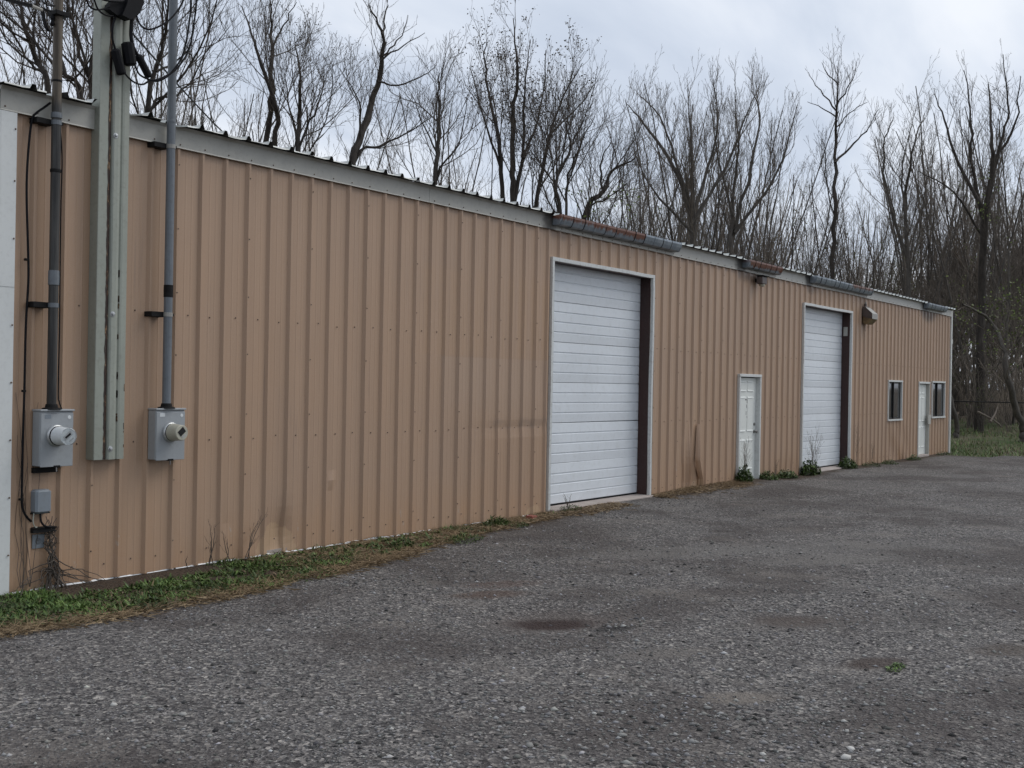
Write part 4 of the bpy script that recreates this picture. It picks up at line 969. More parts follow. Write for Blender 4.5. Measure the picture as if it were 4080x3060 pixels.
straw(6000, 11.4, 15.0, lambda x, r: np.abs(r.normal(.12, .16, len(x))), 33, 'dry_straw', 'tan dry grass heaped between the overhead door and white door', (.1, .32))
straw(2600, 8.2, 10.0, lambda x, r: .16+np.abs(r.normal(.15, .12, len(x))), 34, 'dry_straw', 'brown straw at the left foot of the first overhead door')
# far verge grass behind the lot
r = np.random.default_rng(41); n = 26000; x = 29.2+r.gamma(1.6, 6.0, n); y = r.uniform(-7, 12, n); P = np.stack([x, y], 1)
ok = (x > np.array([lot_edge(v_) for v_ in y])+r.uniform(-.7, .1, n)) & ((x > 31.0) | (y < -.1)) & (x < 62) & (dens(P, .25, 2.)+.35 > r.uniform(-.2, .3, n)); P = P[ok]; n = len(P)
B = np.column_stack([P, [under_z(a, b)+.0 for a, b in P]]); V, F, C_ = blades(B, rdirs(n, .5, 1.3, r), r.uniform(.08, .26, n), r.uniform(.006, .014, n), r.uniform(.4, 1.2, n), np.where(r.uniform(0, 1, (n, 1)) < .25, tan_(n, r)*.8, green(n, r)*1.5))
props(mesh_obj('verge_grass', V, F, MAT['vcol_leaf'], cols=C_), 'rough green grass beyond the far end of the lot', 'grass', kind='stuff')
def weed(cx, cy, rad, h, n, seed, name, lb, grp, dark=.8, tz=None):
    r = np.random.default_rng(seed); a = r.uniform(0, 6.28, n); q = rad*np.sqrt(r.uniform(0, 1, n)); P = np.stack([cx+q*np.cos(a)*1.3, np.minimum(cy+q*np.sin(a)*.7, -.025)], 1)
    B = np.column_stack([P, zs(P)+r.uniform(0, .85, n)*h*(1-(q/rad)**2*.8)])
    lf = np.clip(h*.42, .035, .10); V, F, C_ = blades(B, rdirs(n, -.2, 1.1, r), r.uniform(.5, 1.2, n)*lf, r.uniform(.14, .28, n)*lf, r.uniform(.4, 1.6, n), green(n, r, dark)*r.uniform(.5, 1.5, (n, 1)))
    loc = (cx, cy, 0.0); return props(mesh_obj(name, V, F, MAT['vcol_leaf'], loc=loc, cols=C_), lb, 'weed', grp)
WG = 'weeds at the wall foot'
for i, (px, py, rad, h, n, lb) in enumerate([(1975, 2095, .20, .10, 170, 'dark green weed clump at the wall just left of the first overhead door'), (2070, 2100, .14, .06, 90, 'small weed beside the red brick'), (2270, 2040, .22, .07, 150, 'weed patch on the left end of the first door sill'), (1600, 2178, .16, .09, 130, 'weed tuft among straw below the middle of the bare wall'), (1850, 2155, .25, .07, 140, 'flat weed in the straw left of the dark clump'),
        (2965, 1912, .20, .26, 230, 'tall leafy weed at the left foot of the near white door'), (3060, 1905, .25, .13, 170, 'low weeds at the right foot of the near white door'), (3130, 1898, .3, .14, 190, 'leafy weeds midway between white door and far overhead door'), (3225, 1884, .30, .30, 280, 'bushy green weed at the left foot of the far overhead door'), (3375, 1850, .30, .22, 230, 'bushy weed at the right foot of the far overhead door'),
        (3470, 1860, .3, .09, 110, 'low weed right of the far overhead door'), (3545, 1851, .28, .10, 110, 'low weeds under the near window'), (3640, 1834, .25, .12, 110, 'small weed at the left foot of the far white door'), (3758, 1813, .25, .09, 90, 'small weed at the far corner trim'), (1230, 2300, .3, .06, 150, 'pale green rosette weeds at the tip of the green strip')]):
    q = onground(px, py); q = onwall(px, py, -.1) if q[1] > -.1 else q; weed(q[0], min(q[1], -.08), rad, h*1.45, int(n*2.6), 60+i, 'weed', lb, WG)
q = onground(3570, 2650); weed(q[0], q[1], .085, .05, 130, 90, 'grass_tuft', 'single green tuft growing out on the open gravel', 'tufts on the lot', 1.15)

# ------------------------------------------------------------------ branch growing
def tubes(brs, sides):
    """brs: list of (pts Nx3, rad N) -> V,F quads"""
    groups = {}
    for P, R_ in brs: groups.setdefault(len(P), []).append((P, R_))
    Vs = []; Fs = []; off = 0
    for N, L_ in groups.items():
        P = np.array([a for a, b in L_], float); R_ = np.array([b for a, b in L_], float); M = len(P)
        T = np.empty_like(P); T[:, 1:-1] = P[:, 2:]-P[:, :-2]; T[:, 0] = P[:, 1]-P[:, 0]; T[:, -1] = P[:, -1]-P[:, -2]
        T /= np.linalg.norm(T, axis=2)[..., None]+1e-9
        A = np.where(np.abs(T[:, :1, 2:3]) < .85, np.array([0, 0, 1.0]), np.array([1.0, 0, 0])); A = np.broadcast_to(A, T.shape)
        U = np.cross(A, T); U /= np.linalg.norm(U, axis=2)[..., None]+1e-9; W = np.cross(T, U)
        ang = 2*np.pi*np.arange(sides)/sides
        V = P[:, :, None]+R_[:, :, None, None]*(U[:, :, None]*np.cos(ang)[:, None]+W[:, :, None]*np.sin(ang)[:, None])
        i = np.arange(N-1)[:, None]; k = np.arange(sides)[None]; k2 = (k+1) % sides
        f = np.stack([i*sides+k, i*sides+k2, (i+1)*sides+k2, (i+1)*sides+k], -1).reshape(-1, 4)
        F = (f[None]+(np.arange(M)*N*sides)[:, None, None]).reshape(-1, 4)+off
        Vs.append(V.reshape(-1, 3)); Fs.append(F); off += M*N*sides
    return np.concatenate(Vs), np.concatenate(Fs)
def nrm(v):
    l = math.sqrt(v[0]*v[0]+v[1]*v[1]+v[2]*v[2])+1e-9; return (v[0]/l, v[1]/l, v[2]/l)
class Tree:
    def __init__(s, seed, up=.10, wob=.16, ang=(.45, .85), dens=(2.1, 3.4, 4.6, 3.6), ratio=(.60, .60, .60, .55), maxlev=4, tip=.0055, cap=99999):
        s.r = random.Random(seed); s.up, s.wob, s.ang, s.dens, s.ratio, s.maxlev, s.tip, s.cap = up, wob, ang, dens, ratio, maxlev, tip, cap
        s.big = []; s.small = []; s.tips = []
    def stem(s, pts, rads, start=.15, lscale=1.0, clen=None):
        P = spline(pts, 4) if len(pts) > 2 else [np.array(p, float) for p in pts]
        R_ = np.interp(np.linspace(0, 1, len(P)), np.linspace(0, 1, len(rads)), rads)
        jit = getattr(s, 'jit', .03 if s.tip > .004 else .004)
        P = [p+np.array([s.r.gauss(0, jit), s.r.gauss(0, jit), 0])*(i > 0) for i, p in enumerate(P)]
        s.big.append((np.array(P), R_)); L = sum(np.linalg.norm(P[i+1]-P[i]) for i in range(len(P)-1))
        s.kids(P, R_, clen or L, 1, start, lscale)
    def kids(s, P, R_, L, lev, start, ls=1.0):
        r = s.r
        if lev > s.maxlev or len(s.small) > s.cap: return
        nk = max(1, int(L*s.dens[lev-1]*(1-start)*r.uniform(.8, 1.2))); az = r.uniform(0, 6.28); N = len(P)-1
        for k in range(nk):
            t = start+(1-start)*(k+r.random())/nk; f = min(t*N, N-1e-3); i = int(f); w = f-i
            p = P[i]*(1-w)+P[i+1]*w if isinstance(P[i], np.ndarray) else tuple(P[i][j]*(1-w)+P[i+1][j]*w for j in range(3))
            d = nrm([P[i+1][j]-P[i][j] for j in range(3)]); rad = R_[i]*(1-w)+R_[i+1]*w
            az += 2.4+r.uniform(-.5, .5); a = r.uniform(*s.ang)
            ux = nrm((d[1]+.001, -d[0], 0)) if abs(d[2]) < .99 else (1, 0, 0); vy = (d[1]*ux[2]-d[2]*ux[1], d[2]*ux[0]-d[0]*ux[2], d[0]*ux[1]-d[1]*ux[0])
            dd = nrm([d[j]*math.cos(a)+math.sin(a)*(ux[j]*math.cos(az)+vy[j]*math.sin(az)) for j in range(3)])
            cl = L*s.ratio[lev-1]*(1.15-.75*t)*r.uniform(.65, 1.2)*ls
            if cl < s.tip*14: continue
            s.branch(p, dd, cl, max(s.tip, min(rad*.6, cl*.0085)), lev)
    def branch(s, p, d, L, rad, lev):
        r = s.r; N = (7, 6, 4, 2)[min(lev-1, 3)]; P = [tuple(p)]; R_ = [rad]; st = L/(N-1)
        for i in range(1, N):
            d = nrm((d[0]+r.gauss(0, s.wob), d[1]+r.gauss(0, s.wob), d[2]+r.gauss(0, s.wob)+s.up*(1.6 if lev < 3 else 1)))
            q = P[-1]; P.append((q[0]+d[0]*st, q[1]+d[1]*st, q[2]+d[2]*st)); R_.append(max(s.tip*.75, rad*(1-.75*i/(N-1))))
        (s.big if lev == 1 and rad > .03 else s.small).append((P, R_))
        if lev >= 3: s.tips.append((P[-1], d))
        s.kids(P, R_, L, lev+1, .18)
    def meshes(s):
        return tubes(s.big, 6), tubes(s.small, 3)
def leaf_mesh(tips, frac, size, seed, per=3, zmax=None):
    r = np.random.default_rng(seed); T = np.array([t for t, d in tips]); D = np.array([d for t, d in tips])
    k = r.uniform(0, 1, len(T)) < frac
    if zmax: k &= T[:, 2] < zmax
    T = np.repeat(T[k], per, 0); n = len(T)
    if n == 0: return None
    T = T+r.normal(0, size*1.3, (n, 3)); d = rdirs(n, -.5, 1.2, r); s = np.cross(d, rdirs(n, -1, 1, r)); s /= np.linalg.norm(s, axis=1)[:, None]+1e-9
    l = r.uniform(.6, 1.3, n)[:, None]*size
    V = np.stack([T, T+d*l*.5+s*l*.32, T+d*l, T+d*l*.5-s*l*.32], 1).reshape(-1, 3)
    F = np.arange(n*4).reshape(n, 4); return V, F
NTRI = [0]
def add_tree(t, base, name, label, group, bk='dark', leaves=None, cat='tree'):
    root = thing(name, tuple(base), label, cat, group)
    (V, F), (V2, F2) = t.meshes()
    mesh_obj('trunk', V, F, MAT['bark_'+bk], root, smooth=True); mesh_obj('crown', V2, F2, MAT['twig_'+bk], root)
    if leaves:
        lm = leaf_mesh(t.tips, *leaves[:4], zmax=leaves[6] if len(leaves) > 6 else None)
        if lm: mesh_obj(leaves[4], lm[0], lm[1], MAT[leaves[5]], root)
    return root
def c6(x, y): return 500+x/1.4747, y/1.4747
def c7(x, y): return 1800+x/1.508, y/1.508
def c8(x, y): return 2900+x/1.276, 100+y/1.276
def hero(seed, D, stems, label, bk='dark', conv=lambda a, b: (a, b), leaves=None, dz=0.6, **kw):
    """stems: list of (list of traced points, base radius, tip radius, child length scale)"""
    t = Tree(seed, **kw); r = random.Random(seed); base = None
    for j, (pts, r0, r1, ls) in enumerate(stems):
        W = []
        for i, (a, b) in enumerate(pts):
            W.append(atdepth(*conv(a, b), D+r.uniform(-dz, dz)*(i+1)*.5))
        if j == 0 or (len(W) and stems[j][0][0][1] > stems[0][0][0][1]-60):
            g = W[0].copy(); g[2] = under_z(g[0], g[1])-.1
            if base is None: base = g
            gg = base+(g-base)*.35; gg[2] = base[2]
            top = W[0][2]-g[2]
            W = [gg, gg*.5+W[0]*.5]+W; rr = [v_*.72 for v_ in (r0*1.35, r0*1.1, r0, (r0+r1)/2, r1)]; st = .36
        else: rr = [v_*.75 for v_ in (r0, (r0+r1)/2, r1)]; st = .12
        t.stem(W, rr, st, min(1.0, ls*(1.25 if seed < 109 else 1.7)), clen=min(9.0, sum(np.linalg.norm(W[i+1]-W[i]) for i in range(len(W)-1))))
    add_tree(t, base, 'bare_tree', label, 'bare trees behind the building', bk, leaves)
A1 = dict(ang=(.35, .8), up=.12, dens=(1.9, 3.0, 4.2, 3.2))
hero(101, 31, [([(374, 434), (367, 260), (385, 150), (388, -60), (395, -260)], .13, .03, .8), ([(372, 420), (330, 260), (300, 130), (262, -40), (240, -200)], .07, .02, .7), ([(376, 400), (400, 300), (420, 120), (450, -80)], .06, .02, .7)], 'bare tree rising just left of the green steel post', **A1)
hero(102, 32, [([(193, 385), (141, 230), (100, 93), (72, -20), (40, -200)], .10, .03, .8), ([(190, 370), (120, 260), (40, 120), (-60, 20)], .06, .02, .8)], 'bare tree with slanting limbs left of the dark mast', **A1)
hero(103, 30, [([(328, 415), (270, 300), (236, 200), (200, 60), (150, -120)], .07, .02, .8), ([(322, 408), (265, 320), (240, 300)], .04, .015, .5)], 'slender leaning bare tree just right of the dark mast', **A1)
hero(104, 33, [([(130, 700), (180, 400), (230, 200), (255, -20)], .10, .03, .9), ([(135, 680), (300, 560), (420, 420), (520, 210)], .05, .015, .6), ([(180, 420), (330, 330), (430, 100)], .05, .015, .6)], 'bare tree with spreading twigs between post and blue-grey mast', conv=c6, **A1)
hero(105, 37, [([(830, 860), (850, 600), (850, 300), (862, 150), (830, -60)], .12, .025, .55), ([(880, 880), (890, 640), (800, 380), (740, 200), (690, 40)], .11, .02, .5), ([(858, 300), (930, 150), (1005, 10)], .05, .015, .6)], 'tall forked bare tree, second from the blue-grey mast', conv=c6, ang=(.3, .7), up=.14, dens=(1.9, 3.0, 4.2, 3.2))
hero(106, 36, [([(1015, 900), (1020, 700), (1030, 450), (990, 220)], .11, .02, .6), ([(1012, 880), (960, 600), (930, 400)], .05, .015, .6), ([(1030, 860), (1130, 640), (1170, 440)], .06, .015, .6)], 'upright bare tree with swelling buds right of the tall forked tree', conv=c6, leaves=(.5, .05, 1, 2, 'buds', 'bud'), **A1)
hero(107, 38, [([(1330, 990), (1375, 830), (1460, 560), (1510, 330), (1500, 180), (1430, 30)], .16, .025, .45), ([(1505, 200), (1530, 60), (1545, -40)], .05, .015, .7), ([(1510, 330), (1600, 240), (1660, 90)], .05, .012, .6), ([(1490, 480), (1600, 500), (1760, 440), (1830, 380)], .05, .012, .5), ([(1350, 960), (1500, 860), (1640, 790), (1810, 680)], .07, .015, .45), ([(1380, 800), (1370, 600), (1260, 400)], .06, .015, .6), ([(1500, 360), (1600, 290), (1760, 190)], .05, .012, .5)], 'big dark bare tree leaning right with a long low limb', conv=c6, ang=(.3, .7), up=.12)
hero(108, 41, [([(1815, 1100), (1838, 850), (1838, 600), (1850, 430)], .12, .02, .7), ([(1820, 1080), (1960, 850), (2010, 560)], .06, .015, .7), ([(1830, 900), (1740, 700), (1690, 560)], .05, .015, .7)], 'straight bare tree between the leaning tree and the tall bushy one', conv=c6, **A1)
hero(109, 46, [([(370, 1230), (362, 1000), (372, 700), (392, 400), (365, 110)], .17, .025, .42), ([(310, 1230), (290, 900), (250, 700), (200, 420), (215, 230)], .13, .02, .42), ([(375, 1230), (425, 960), (440, 560), (470, 240)], .12, .02, .42), ([(500, 1250), (560, 950), (640, 650), (790, 380)], .12, .02, .45), ([(430, 950), (540, 640), (570, 300)], .08, .02, .45), ([(290, 1000), (190, 700), (110, 400)], .08, .02, .45), ([(600, 800), (760, 640), (880, 480)], .06, .015, .5)], 'tall bushy many-stemmed tree with buds, tallest in the middle', conv=c7, leaves=(.7, .09, 1, 2, 'buds', 'bud'), ang=(.3, .7), up=.16)
hero(110, 44, [([(800, 1310), (905, 1150), (965, 1030), (1100, 950)], .15, .03, .5), ([(905, 1140), (900, 960), (960, 860)], .07, .02, .6), ([(820, 1300), (930, 1200), (1060, 1100)], .07, .02, .5)], 'short leaning tree showing yellow-green leaves above the first gutter', conv=c7, leaves=(.55, .11, 7, 3, 'young_leaves', 'spring_leaf', 9.3), ang=(.4, .9))
hero(111, 43, [([(650, 1310), (620, 1100), (705, 930), (690, 760)], .11, .03, .6), ([(690, 1310), (690, 1100), (760, 900), (860, 700)], .08, .02, .6)], 'crooked dark tree with a stub top beside the green-leaved tree', conv=c7, **A1)
hero(112, 50, [([(1450, 1500), (1410, 1200), (1300, 950), (1150, 740), (1050, 620)], .16, .02, .45), ([(1455, 1500), (1450, 1150), (1440, 850), (1420, 530)], .16, .02, .45), ([(1440, 1300), (1540, 1000), (1600, 750), (1570, 470)], .13, .02, .45), ([(1440, 1250), (1340, 950), (1250, 700), (1110, 560)], .1, .02, .45), ([(1440, 1350), (1650, 1000), (1760, 720), (1860, 500)], .12, .02, .45), ([(1445, 1400), (1200, 1130), (1090, 880)], .09, .02, .5)], 'broad vase-shaped grey tree right of the tall bushy tree', 'grey', conv=c7, ang=(.25, .6), up=.16)
hero(113, 52, [([(1680, 1500), (1690, 1200), (1720, 900), (1700, 560)], .15, .02, .45), ([(1685, 1450), (1800, 1000), (1850, 700), (1800, 540)], .12, .02, .45), ([(1690, 1300), (1600, 950), (1560, 620)], .1, .02, .45), ([(1700, 1400), (1950, 1050), (2080, 620)], .12, .02, .5)], 'dense grey tree with a twiggy rounded top over the near white door', 'grey', conv=c7, ang=(.25, .6), up=.16)
hero(114, 48, [([(530, 1180), (545, 900), (546, 600), (560, 350), (562, 190)], .12, .02, .5), ([(546, 700), (640, 600), (720, 520), (765, 430)], .07, .012, .45), ([(555, 440), (470, 330), (400, 240)], .05, .012, .45), ([(558, 400), (620, 300), (655, 190)], .05, .012, .45), ([(552, 470), (480, 420), (400, 390)], .04, .012, .4), ([(550, 520), (640, 430), (710, 390)], .04, .012, .4), ([(560, 300), (500, 240), (480, 190)], .04, .012, .4)], 'tall slim dark tree standing clear above the far overhead door', conv=c8, ang=(.3, .65), up=.15)
hero(115, 46, [([(1290, 1350), (1300, 1000), (1340, 760), (1345, 560), (1320, 300)], .20, .03, .4), ([(1300, 1000), (1240, 700), (1240, 500), (1200, 230)], .12, .02, .4), ([(1330, 800), (1400, 560), (1430, 400), (1400, 150)], .10, .02, .45), ([(1310, 950), (1170, 700), (1100, 480), (1050, 350)], .11, .02, .42), ([(1345, 700), (1460, 500), (1490, 260)], .09, .02, .45), ([(1300, 1080), (1150, 850), (960, 740)], .07, .02, .5)], 'largest bare tree at the right edge, forking high', conv=c8, leaves=(.45, .10, 2, 3, 'young_leaves', 'spring_leaf', 10.5), ang=(.35, .75), up=.12)
hero(116, 49, [([(920, 1400), (910, 1100), (905, 850), (950, 600), (1000, 450)], .13, .02, .5), ([(915, 1200), (820, 900), (790, 620), (840, 480)], .1, .02, .5), ([(910, 1000), (880, 760), (930, 520)], .08, .02, .5)], 'bare tree in the gap left of the largest right-hand tree', 'grey', conv=c8, ang=(.35, .75), up=.13)
# leaning trees seen past the far corner
hero(117, 43, [([(1165, 2050), (1130, 1900), (1070, 1730), (1010, 1620), (950, 1580)], .12, .05, .5), ([(1130, 1900), (1110, 1820), (1040, 1760)], .05, .02, .5)], 'dark leaning tree just beyond the far corner', 'grey', conv=c8, ang=(.4, .9), up=.06)
hero(118, 41, [([(1500, 2050), (1450, 1900), (1410, 1750), (1405, 1640), (1330, 1500), (1200, 1420)], .16, .05, .45), ([(1405, 1640), (1430, 1400), (1420, 1150)], .12, .03, .5)], 'thick trunk bending left at the right edge of the picture', 'grey', conv=c8, leaves=(.4, .09, 2, 4, 'young_leaves', 'spring_leaf'), ang=(.4, .9), up=.06)

# background trees: a few grown forms copied through the wood
def generic(seed, Ht, nst, spread, bk, leaves=None, cap=4200, kind='tree'):
    t = Tree(seed, up=.14, ang=(.3, .75), cap=cap); r = random.Random(seed)
    for k in range(nst):
        a = r.uniform(0, 6.28); s_ = spread*r.uniform(.4, 1)*(1 if nst > 1 else .3); h = Ht*r.uniform(.8, 1)
        P = [(0.08*math.cos(a), .08*math.sin(a), -.15), (s_*.15*math.cos(a), s_*.15*math.sin(a), h*.25), (s_*.5*math.cos(a+.3), s_*.5*math.sin(a+.3), h*.6), (s_*math.cos(a+.2), s_*math.sin(a+.2), h)]
        t.stem([np.array(p_) for p_ in P], [Ht*.0085/nst**.4, Ht*.006/nst**.4, .018], .22 if kind == 'tree' else .1, .62 if nst > 2 else .8, clen=min(9, h))
    (V, F), (V2, F2) = t.meshes()
    M_ = []
    for nm, v, f, mt, sm in (('trunk', V, F, 'bark_'+bk, True), ('crown', V2, F2, 'twig_'+bk, False)):
        me = bpy.data.meshes.new(nm); me.vertices.add(len(v)); me.vertices.foreach_set('co', v.astype(np.float32).ravel()); me.loops.add(f.size); me.loops.foreach_set('vertex_index', f.astype(np.int32).ravel())
        me.polygons.add(len(f)); me.polygons.foreach_set('loop_start', np.arange(0, f.size, 4, dtype=np.int32)); me.update(calc_edges=True); me.materials.append(MAT[mt])
        if sm: me.polygons.foreach_set('use_smooth', np.ones(len(f), bool))
        M_.append((nm, me))
    if leaves:
        lm = leaf_mesh(t.tips, *leaves)
        me = bpy.data.meshes.new('young_leaves'); me.from_pydata(lm[0].tolist(), [], lm[1].tolist()); me.materials.append(MAT['spring_leaf']); M_.append(('young_leaves', me))
    return M_, (V, F, V2, F2)
FORMS = [generic(201, 12, 1, 1.5, 'grey')[0], generic(202, 13, 3, 3.0, 'grey')[0], generic(203, 11, 4, 3.2, 'brown')[0], generic(204, 12, 2, 2.2, 'dark')[0], generic(205, 10, 3, 2.6, 'brown', (.35, .10, 6, 2))[0], generic(206, 13, 5, 3.8, 'grey')[0]]
SHR = [generic(301, 3.6, 9, 1.8, 'pale', None, 2500, 's')[0], generic(302, 4.4, 8, 2.0, 'grey', (.30, .08, 4, 2), 2500, 's')[0], generic(303, 3.0, 12, 1.7, 'pale', None, 2500, 's')[0]]
def place(M_, name, loc, rz, sc, label, cat, group):
    root = thing(name, loc, label, cat, group); root.rotation_euler = (0, 0, rz); root.scale = (sc, sc, sc*RNG.uniform(.9, 1.1))
    for nm, me in M_:
        o = bpy.data.objects.new(nm, me); COL.objects.link(o); o.parent = root
def clear(q): return not (-3 < q[0] < 32.5 and -3 < q[1] < 14.5) and not (q[0] < 38 and q[1] < 2)
def roofline(u): return np.interp(u, [0, 1000, 2000, 2700, 3780, 4080], [350, 570, 850, 1000, 1240, 1500])
def wood_tree(u, D, ptop, forms, label, group):
    q = atdepth(u, 1530, D)
    if not clear(q): return
    gz = under_z(q[0], q[1]); h = CAM[2]+(1530-ptop)/FPX*D-gz; sc = h/12.5
    place(RNG.choice(forms), 'bare_tree', (q[0], q[1], gz), RNG.uniform(0, 6.28), sc, label, 'tree', group)
for i in range(46):      # behind the building, seen over the roof
    u = -150+2900*(i+RNG.random())/46; D = 31+19*max(0, u)/2500+RNG.uniform(4, 34)
    wood_tree(u, D, roofline(u)-RNG.uniform(40, 330), [FORMS[0], FORMS[3], FORMS[1], FORMS[5]], 'thin bare tree in the rear rank, seen over the roof', 'rear trees over the roof')
for i in range(84):
    u = 2400+1850*(i+RNG.random())/84; D = RNG.uniform(47, 95)
    lo = np.interp(u, [2400, 2600, 3200, 3400, 3600, 3750, 4200], [560, 420, 470, 640, 560, 420, 300])
    wood_tree(u, D, lo+abs(RNG.gauss(0, 1))*260, FORMS, 'bare tree in the dense brown wood at the right', 'trees of the dense wood at right')
for i in range(60):
    u = 3300+920*(i+RNG.random())/60; D = RNG.uniform(45, 66); q = atdepth(u, 1530, D)
    if not clear(q): continue
    place(RNG.choice(SHR), 'bare_shrub', (q[0], q[1], under_z(q[0], q[1])), RNG.uniform(0, 6.28), RNG.uniform(.7, 1.3), 'tangled bare shrub in the undergrowth past the far corner', 'shrub', 'undergrowth shrubs past the far corner')
# the far wood reads as one mass
_, (fv, ff, fv2, ff2) = generic(401, 12, 4, 3.4, 'brown', None, 700)
allv = np.concatenate([fv, fv2]); allf = np.concatenate([ff, ff2+len(fv)]); Vs = []; Fs = []; off = 0
for i in range(45):
    u = 1000+3500*(i+RNG.random())/45; D = RNG.uniform(90, 150); q = atdepth(u, 1530, D); a = RNG.uniform(0, 6.28); s_ = RNG.uniform(1.0, 1.6)
    v = allv*s_; v = np.stack([v[:, 0]*math.cos(a)-v[:, 1]*math.sin(a), v[:, 0]*math.sin(a)+v[:, 1]*math.cos(a), v[:, 2]], 1)+np.array([q[0], q[1], under_z(q[0], q[1])])
    Vs.append(v); Fs.append(allf+off); off += len(v)
props(mesh_obj('far_wood', np.concatenate(Vs), np.concatenate(Fs), MAT['twig_pale']), 'far brown mass of bare woodland', 'wood', kind='stuff')

# ------------------------------------------------------------------ dead vines and stalks on the wall
def stalk(px, seeds, h, label, name='dead_weed', lean=0, cat='weed', base=None, rad=.004, up=.1, dens_=(9, 10, 8, 6), maxlev=2, n=1, mat='brown', ang=(.35, .8), spread=.1):
    x0 = base[0]; y0 = base[1]; t = Tree(seeds, up=up, wob=.10, ang=ang, dens=(14, 14, 10, 8), ratio=(.5, .5, .5, .5), maxlev=maxlev, tip=.0016, cap=900); r = random.Random(seeds)
    z0 = lot_z(x0, y0)
    for k in range(n):
        a = lean+r.uniform(-spread, spread)*3; hh = h*r.uniform(.65, 1)
        t.stem([np.array((x0+r.uniform(-.06, .06), y0, z0-.01)), np.array((x0+a*.3*hh, y0-.02*r.random(), z0+hh*.5)), np.array((x0+a*hh, y0+r.uniform(-.05, .02), z0+hh))], [rad, rad*.8, .0016], .2, .8, clen=hh)
    V, F = tubes([(np.array(p_), np.array(q_)) for p_, q_ in t.big], 4); V2, F2 = tubes(t.small, 3) if t.small else (V, F)
    V = np.concatenate([V, V2]); F = np.concatenate([F, F2+len(V)-len(V2)]); V[:, 1] = np.minimum(V[:, 1], -.004)
    props(mesh_obj(name, V, F, MAT['twig_'+mat], loc=(x0, y0, z0)), label, cat, 'dead stalks along the wall')
g = lambda a, b: tuple(onground(a, b)[:2])
stalk(0, 501, .48, 'dead brown weed stalks left of the torn siding', base=(1.93, -.08), n=3, mat='dark', rad=.006)
stalk(0, 502, .36, 'short dead seed stalk right beside the taller dead weed', base=(2.12, -.10), n=2, mat='dark', rad=.006)
stalk(0, 503, .50, 'dead twiggy weed leaning right at the torn siding', base=(2.42, -.07), lean=.55, n=3, spread=.08, mat='dark', rad=.006)
stalk(0, 504, .16, 'small dead sprig at the wall left of the dead weed stalks', base=(1.62, -.06), n=1, mat='dark', rad=.006)
stalk(0, 505, .85, 'tall dry weed stalks in front of the near white door', base=(15.10, -.10), n=4, mat='grey', spread=.06)
stalk(0, 506, 1.0, 'pale dry weed arching over the far overhead door', base=(18.75, -.12), n=6, mat='grey', spread=.2, lean=.25)
stalk(0, 507, 1.0, 'thin dry stalk on the right jamb of the far overhead door', base=(21.75, -.10), n=2, mat='brown', spread=.05)
stalk(0, 508, .6, 'dry stalks below the hooded wall lamp', base=(23.0, -.08), n=3, mat='brown', spread=.08)
stalk(0, 509, .4, 'dead stalks between the near white door and far overhead door', base=(16.75, -.08), n=4, mat='brown', spread=.15)
stalk(0, 510, .28, 'wispy dry grass stalks at the left of the first overhead door', base=(8.55, -.18), n=6, mat='grey', spread=.25)
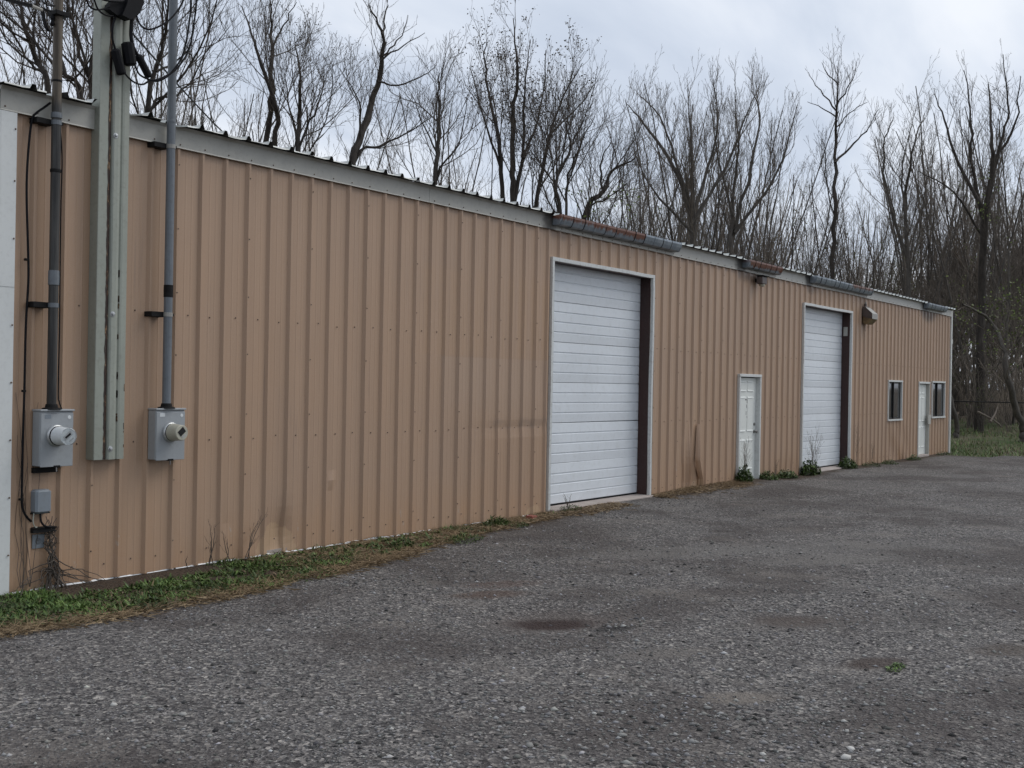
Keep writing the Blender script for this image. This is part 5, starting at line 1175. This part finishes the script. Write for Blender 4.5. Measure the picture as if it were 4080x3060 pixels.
# vine: climbs to the strut and fans over the ground
t = Tree(601, up=.02, wob=.30, ang=(.3, 1.1), dens=(7, 8, 6, 5), ratio=(.5, .5, .5, .5), maxlev=3, tip=.0018, cap=4000); t.jit = .016; r = random.Random(601)
for k in range(12):
    x0 = .20+r.gauss(0, .05); P = [np.array((x0, -.05, -.01)), np.array((.17+r.gauss(0, .03), -.025, .22)), np.array((.16+r.gauss(0, .03), -.02, .42)), np.array((.15+r.gauss(0, .05), -.03, .52+r.uniform(0, .15)))]
    t.stem(P, [.009, .006, .003], .05, .5, clen=.35)
for k in range(16):
    a = r.uniform(.15, 2.9); L = r.uniform(.25, .75); x1 = .2+math.cos(a)*L; P = [np.array((.19, -.03, .25*r.random()+.08)), np.array((.2+math.cos(a)*L*.5, -.04, .16*r.random()+.05)), np.array((x1, -.05-.25*r.random(), .01))]
    t.stem(P, [.006, .004, .002], .1, .5, clen=.35)
for k in range(7):
    x0 = -.2+.25*r.random(); P = [np.array((x0, -.015, .05)), np.array((x0+r.gauss(0, .04), .012, .7)), np.array((x0+r.gauss(0, .06), .012, 1.3+.6*r.random()))]
    t.stem(P, [.003, .002, .0015], .2, .10, clen=.7)
V, F = tubes([(np.array(p_), np.array(q_)) for p_, q_ in t.big], 5); V2, F2 = tubes(t.small, 3)
V = np.concatenate([V, V2]); F = np.concatenate([F, F2+len(V)-len(V2)]); V[:, 1] = np.minimum(V[:, 1], .024); V[:, 2] = np.maximum(V[:, 2], .0)
props(mesh_obj('dead_vine', V, F, MAT['twig_dark'], loc=(.2, -.04, 0)), 'dead brown vine climbing the wall under the left meter', 'vine')
# old rail and fallen branch past the far corner
fq = [atdepth(a, b, 44) for a, b in ((3740, 1597), (3900, 1601), (4240, 1608))]
rf = thing('rail_fence', (fq[1][0], fq[1][1], under_z(fq[1][0], fq[1][1])), 'low dark pipe rail at the wood edge past the far corner', 'fence')
MB().tube(fq, .022, 8).build('rail', MAT['black_steel'], rf)
for a in (3730, 4200):
    q = atdepth(a, 1600, 44.1); MB().tube([(q[0], q[1], under_z(q[0], q[1])-.1), (q[0], q[1], q[2]+.02)], .035, 8).build('post', MAT['black_steel'], rf)
for i, (pts, lb) in enumerate((([(3895, 1640), (3950, 1668), (3980, 1690), (3990, 1702)], 'fallen pale branch lying on the grass past the far corner'), ([(3945, 1680), (3965, 1650), (3975, 1620)], 'pale broken limb sticking up from the grass past the far corner'))):
    P = [atdepth(a, b, 38+.2*j) for j, (a, b) in enumerate(pts)]; z0 = min(p_[2] for p_ in P)
    props(MB().tube(P, [.035]+[.028]*(len(P)-2)+[.015], 6).build('fallen_branch', MAT['twig_grey'], loc=tuple(P[0])), lb, 'branch')
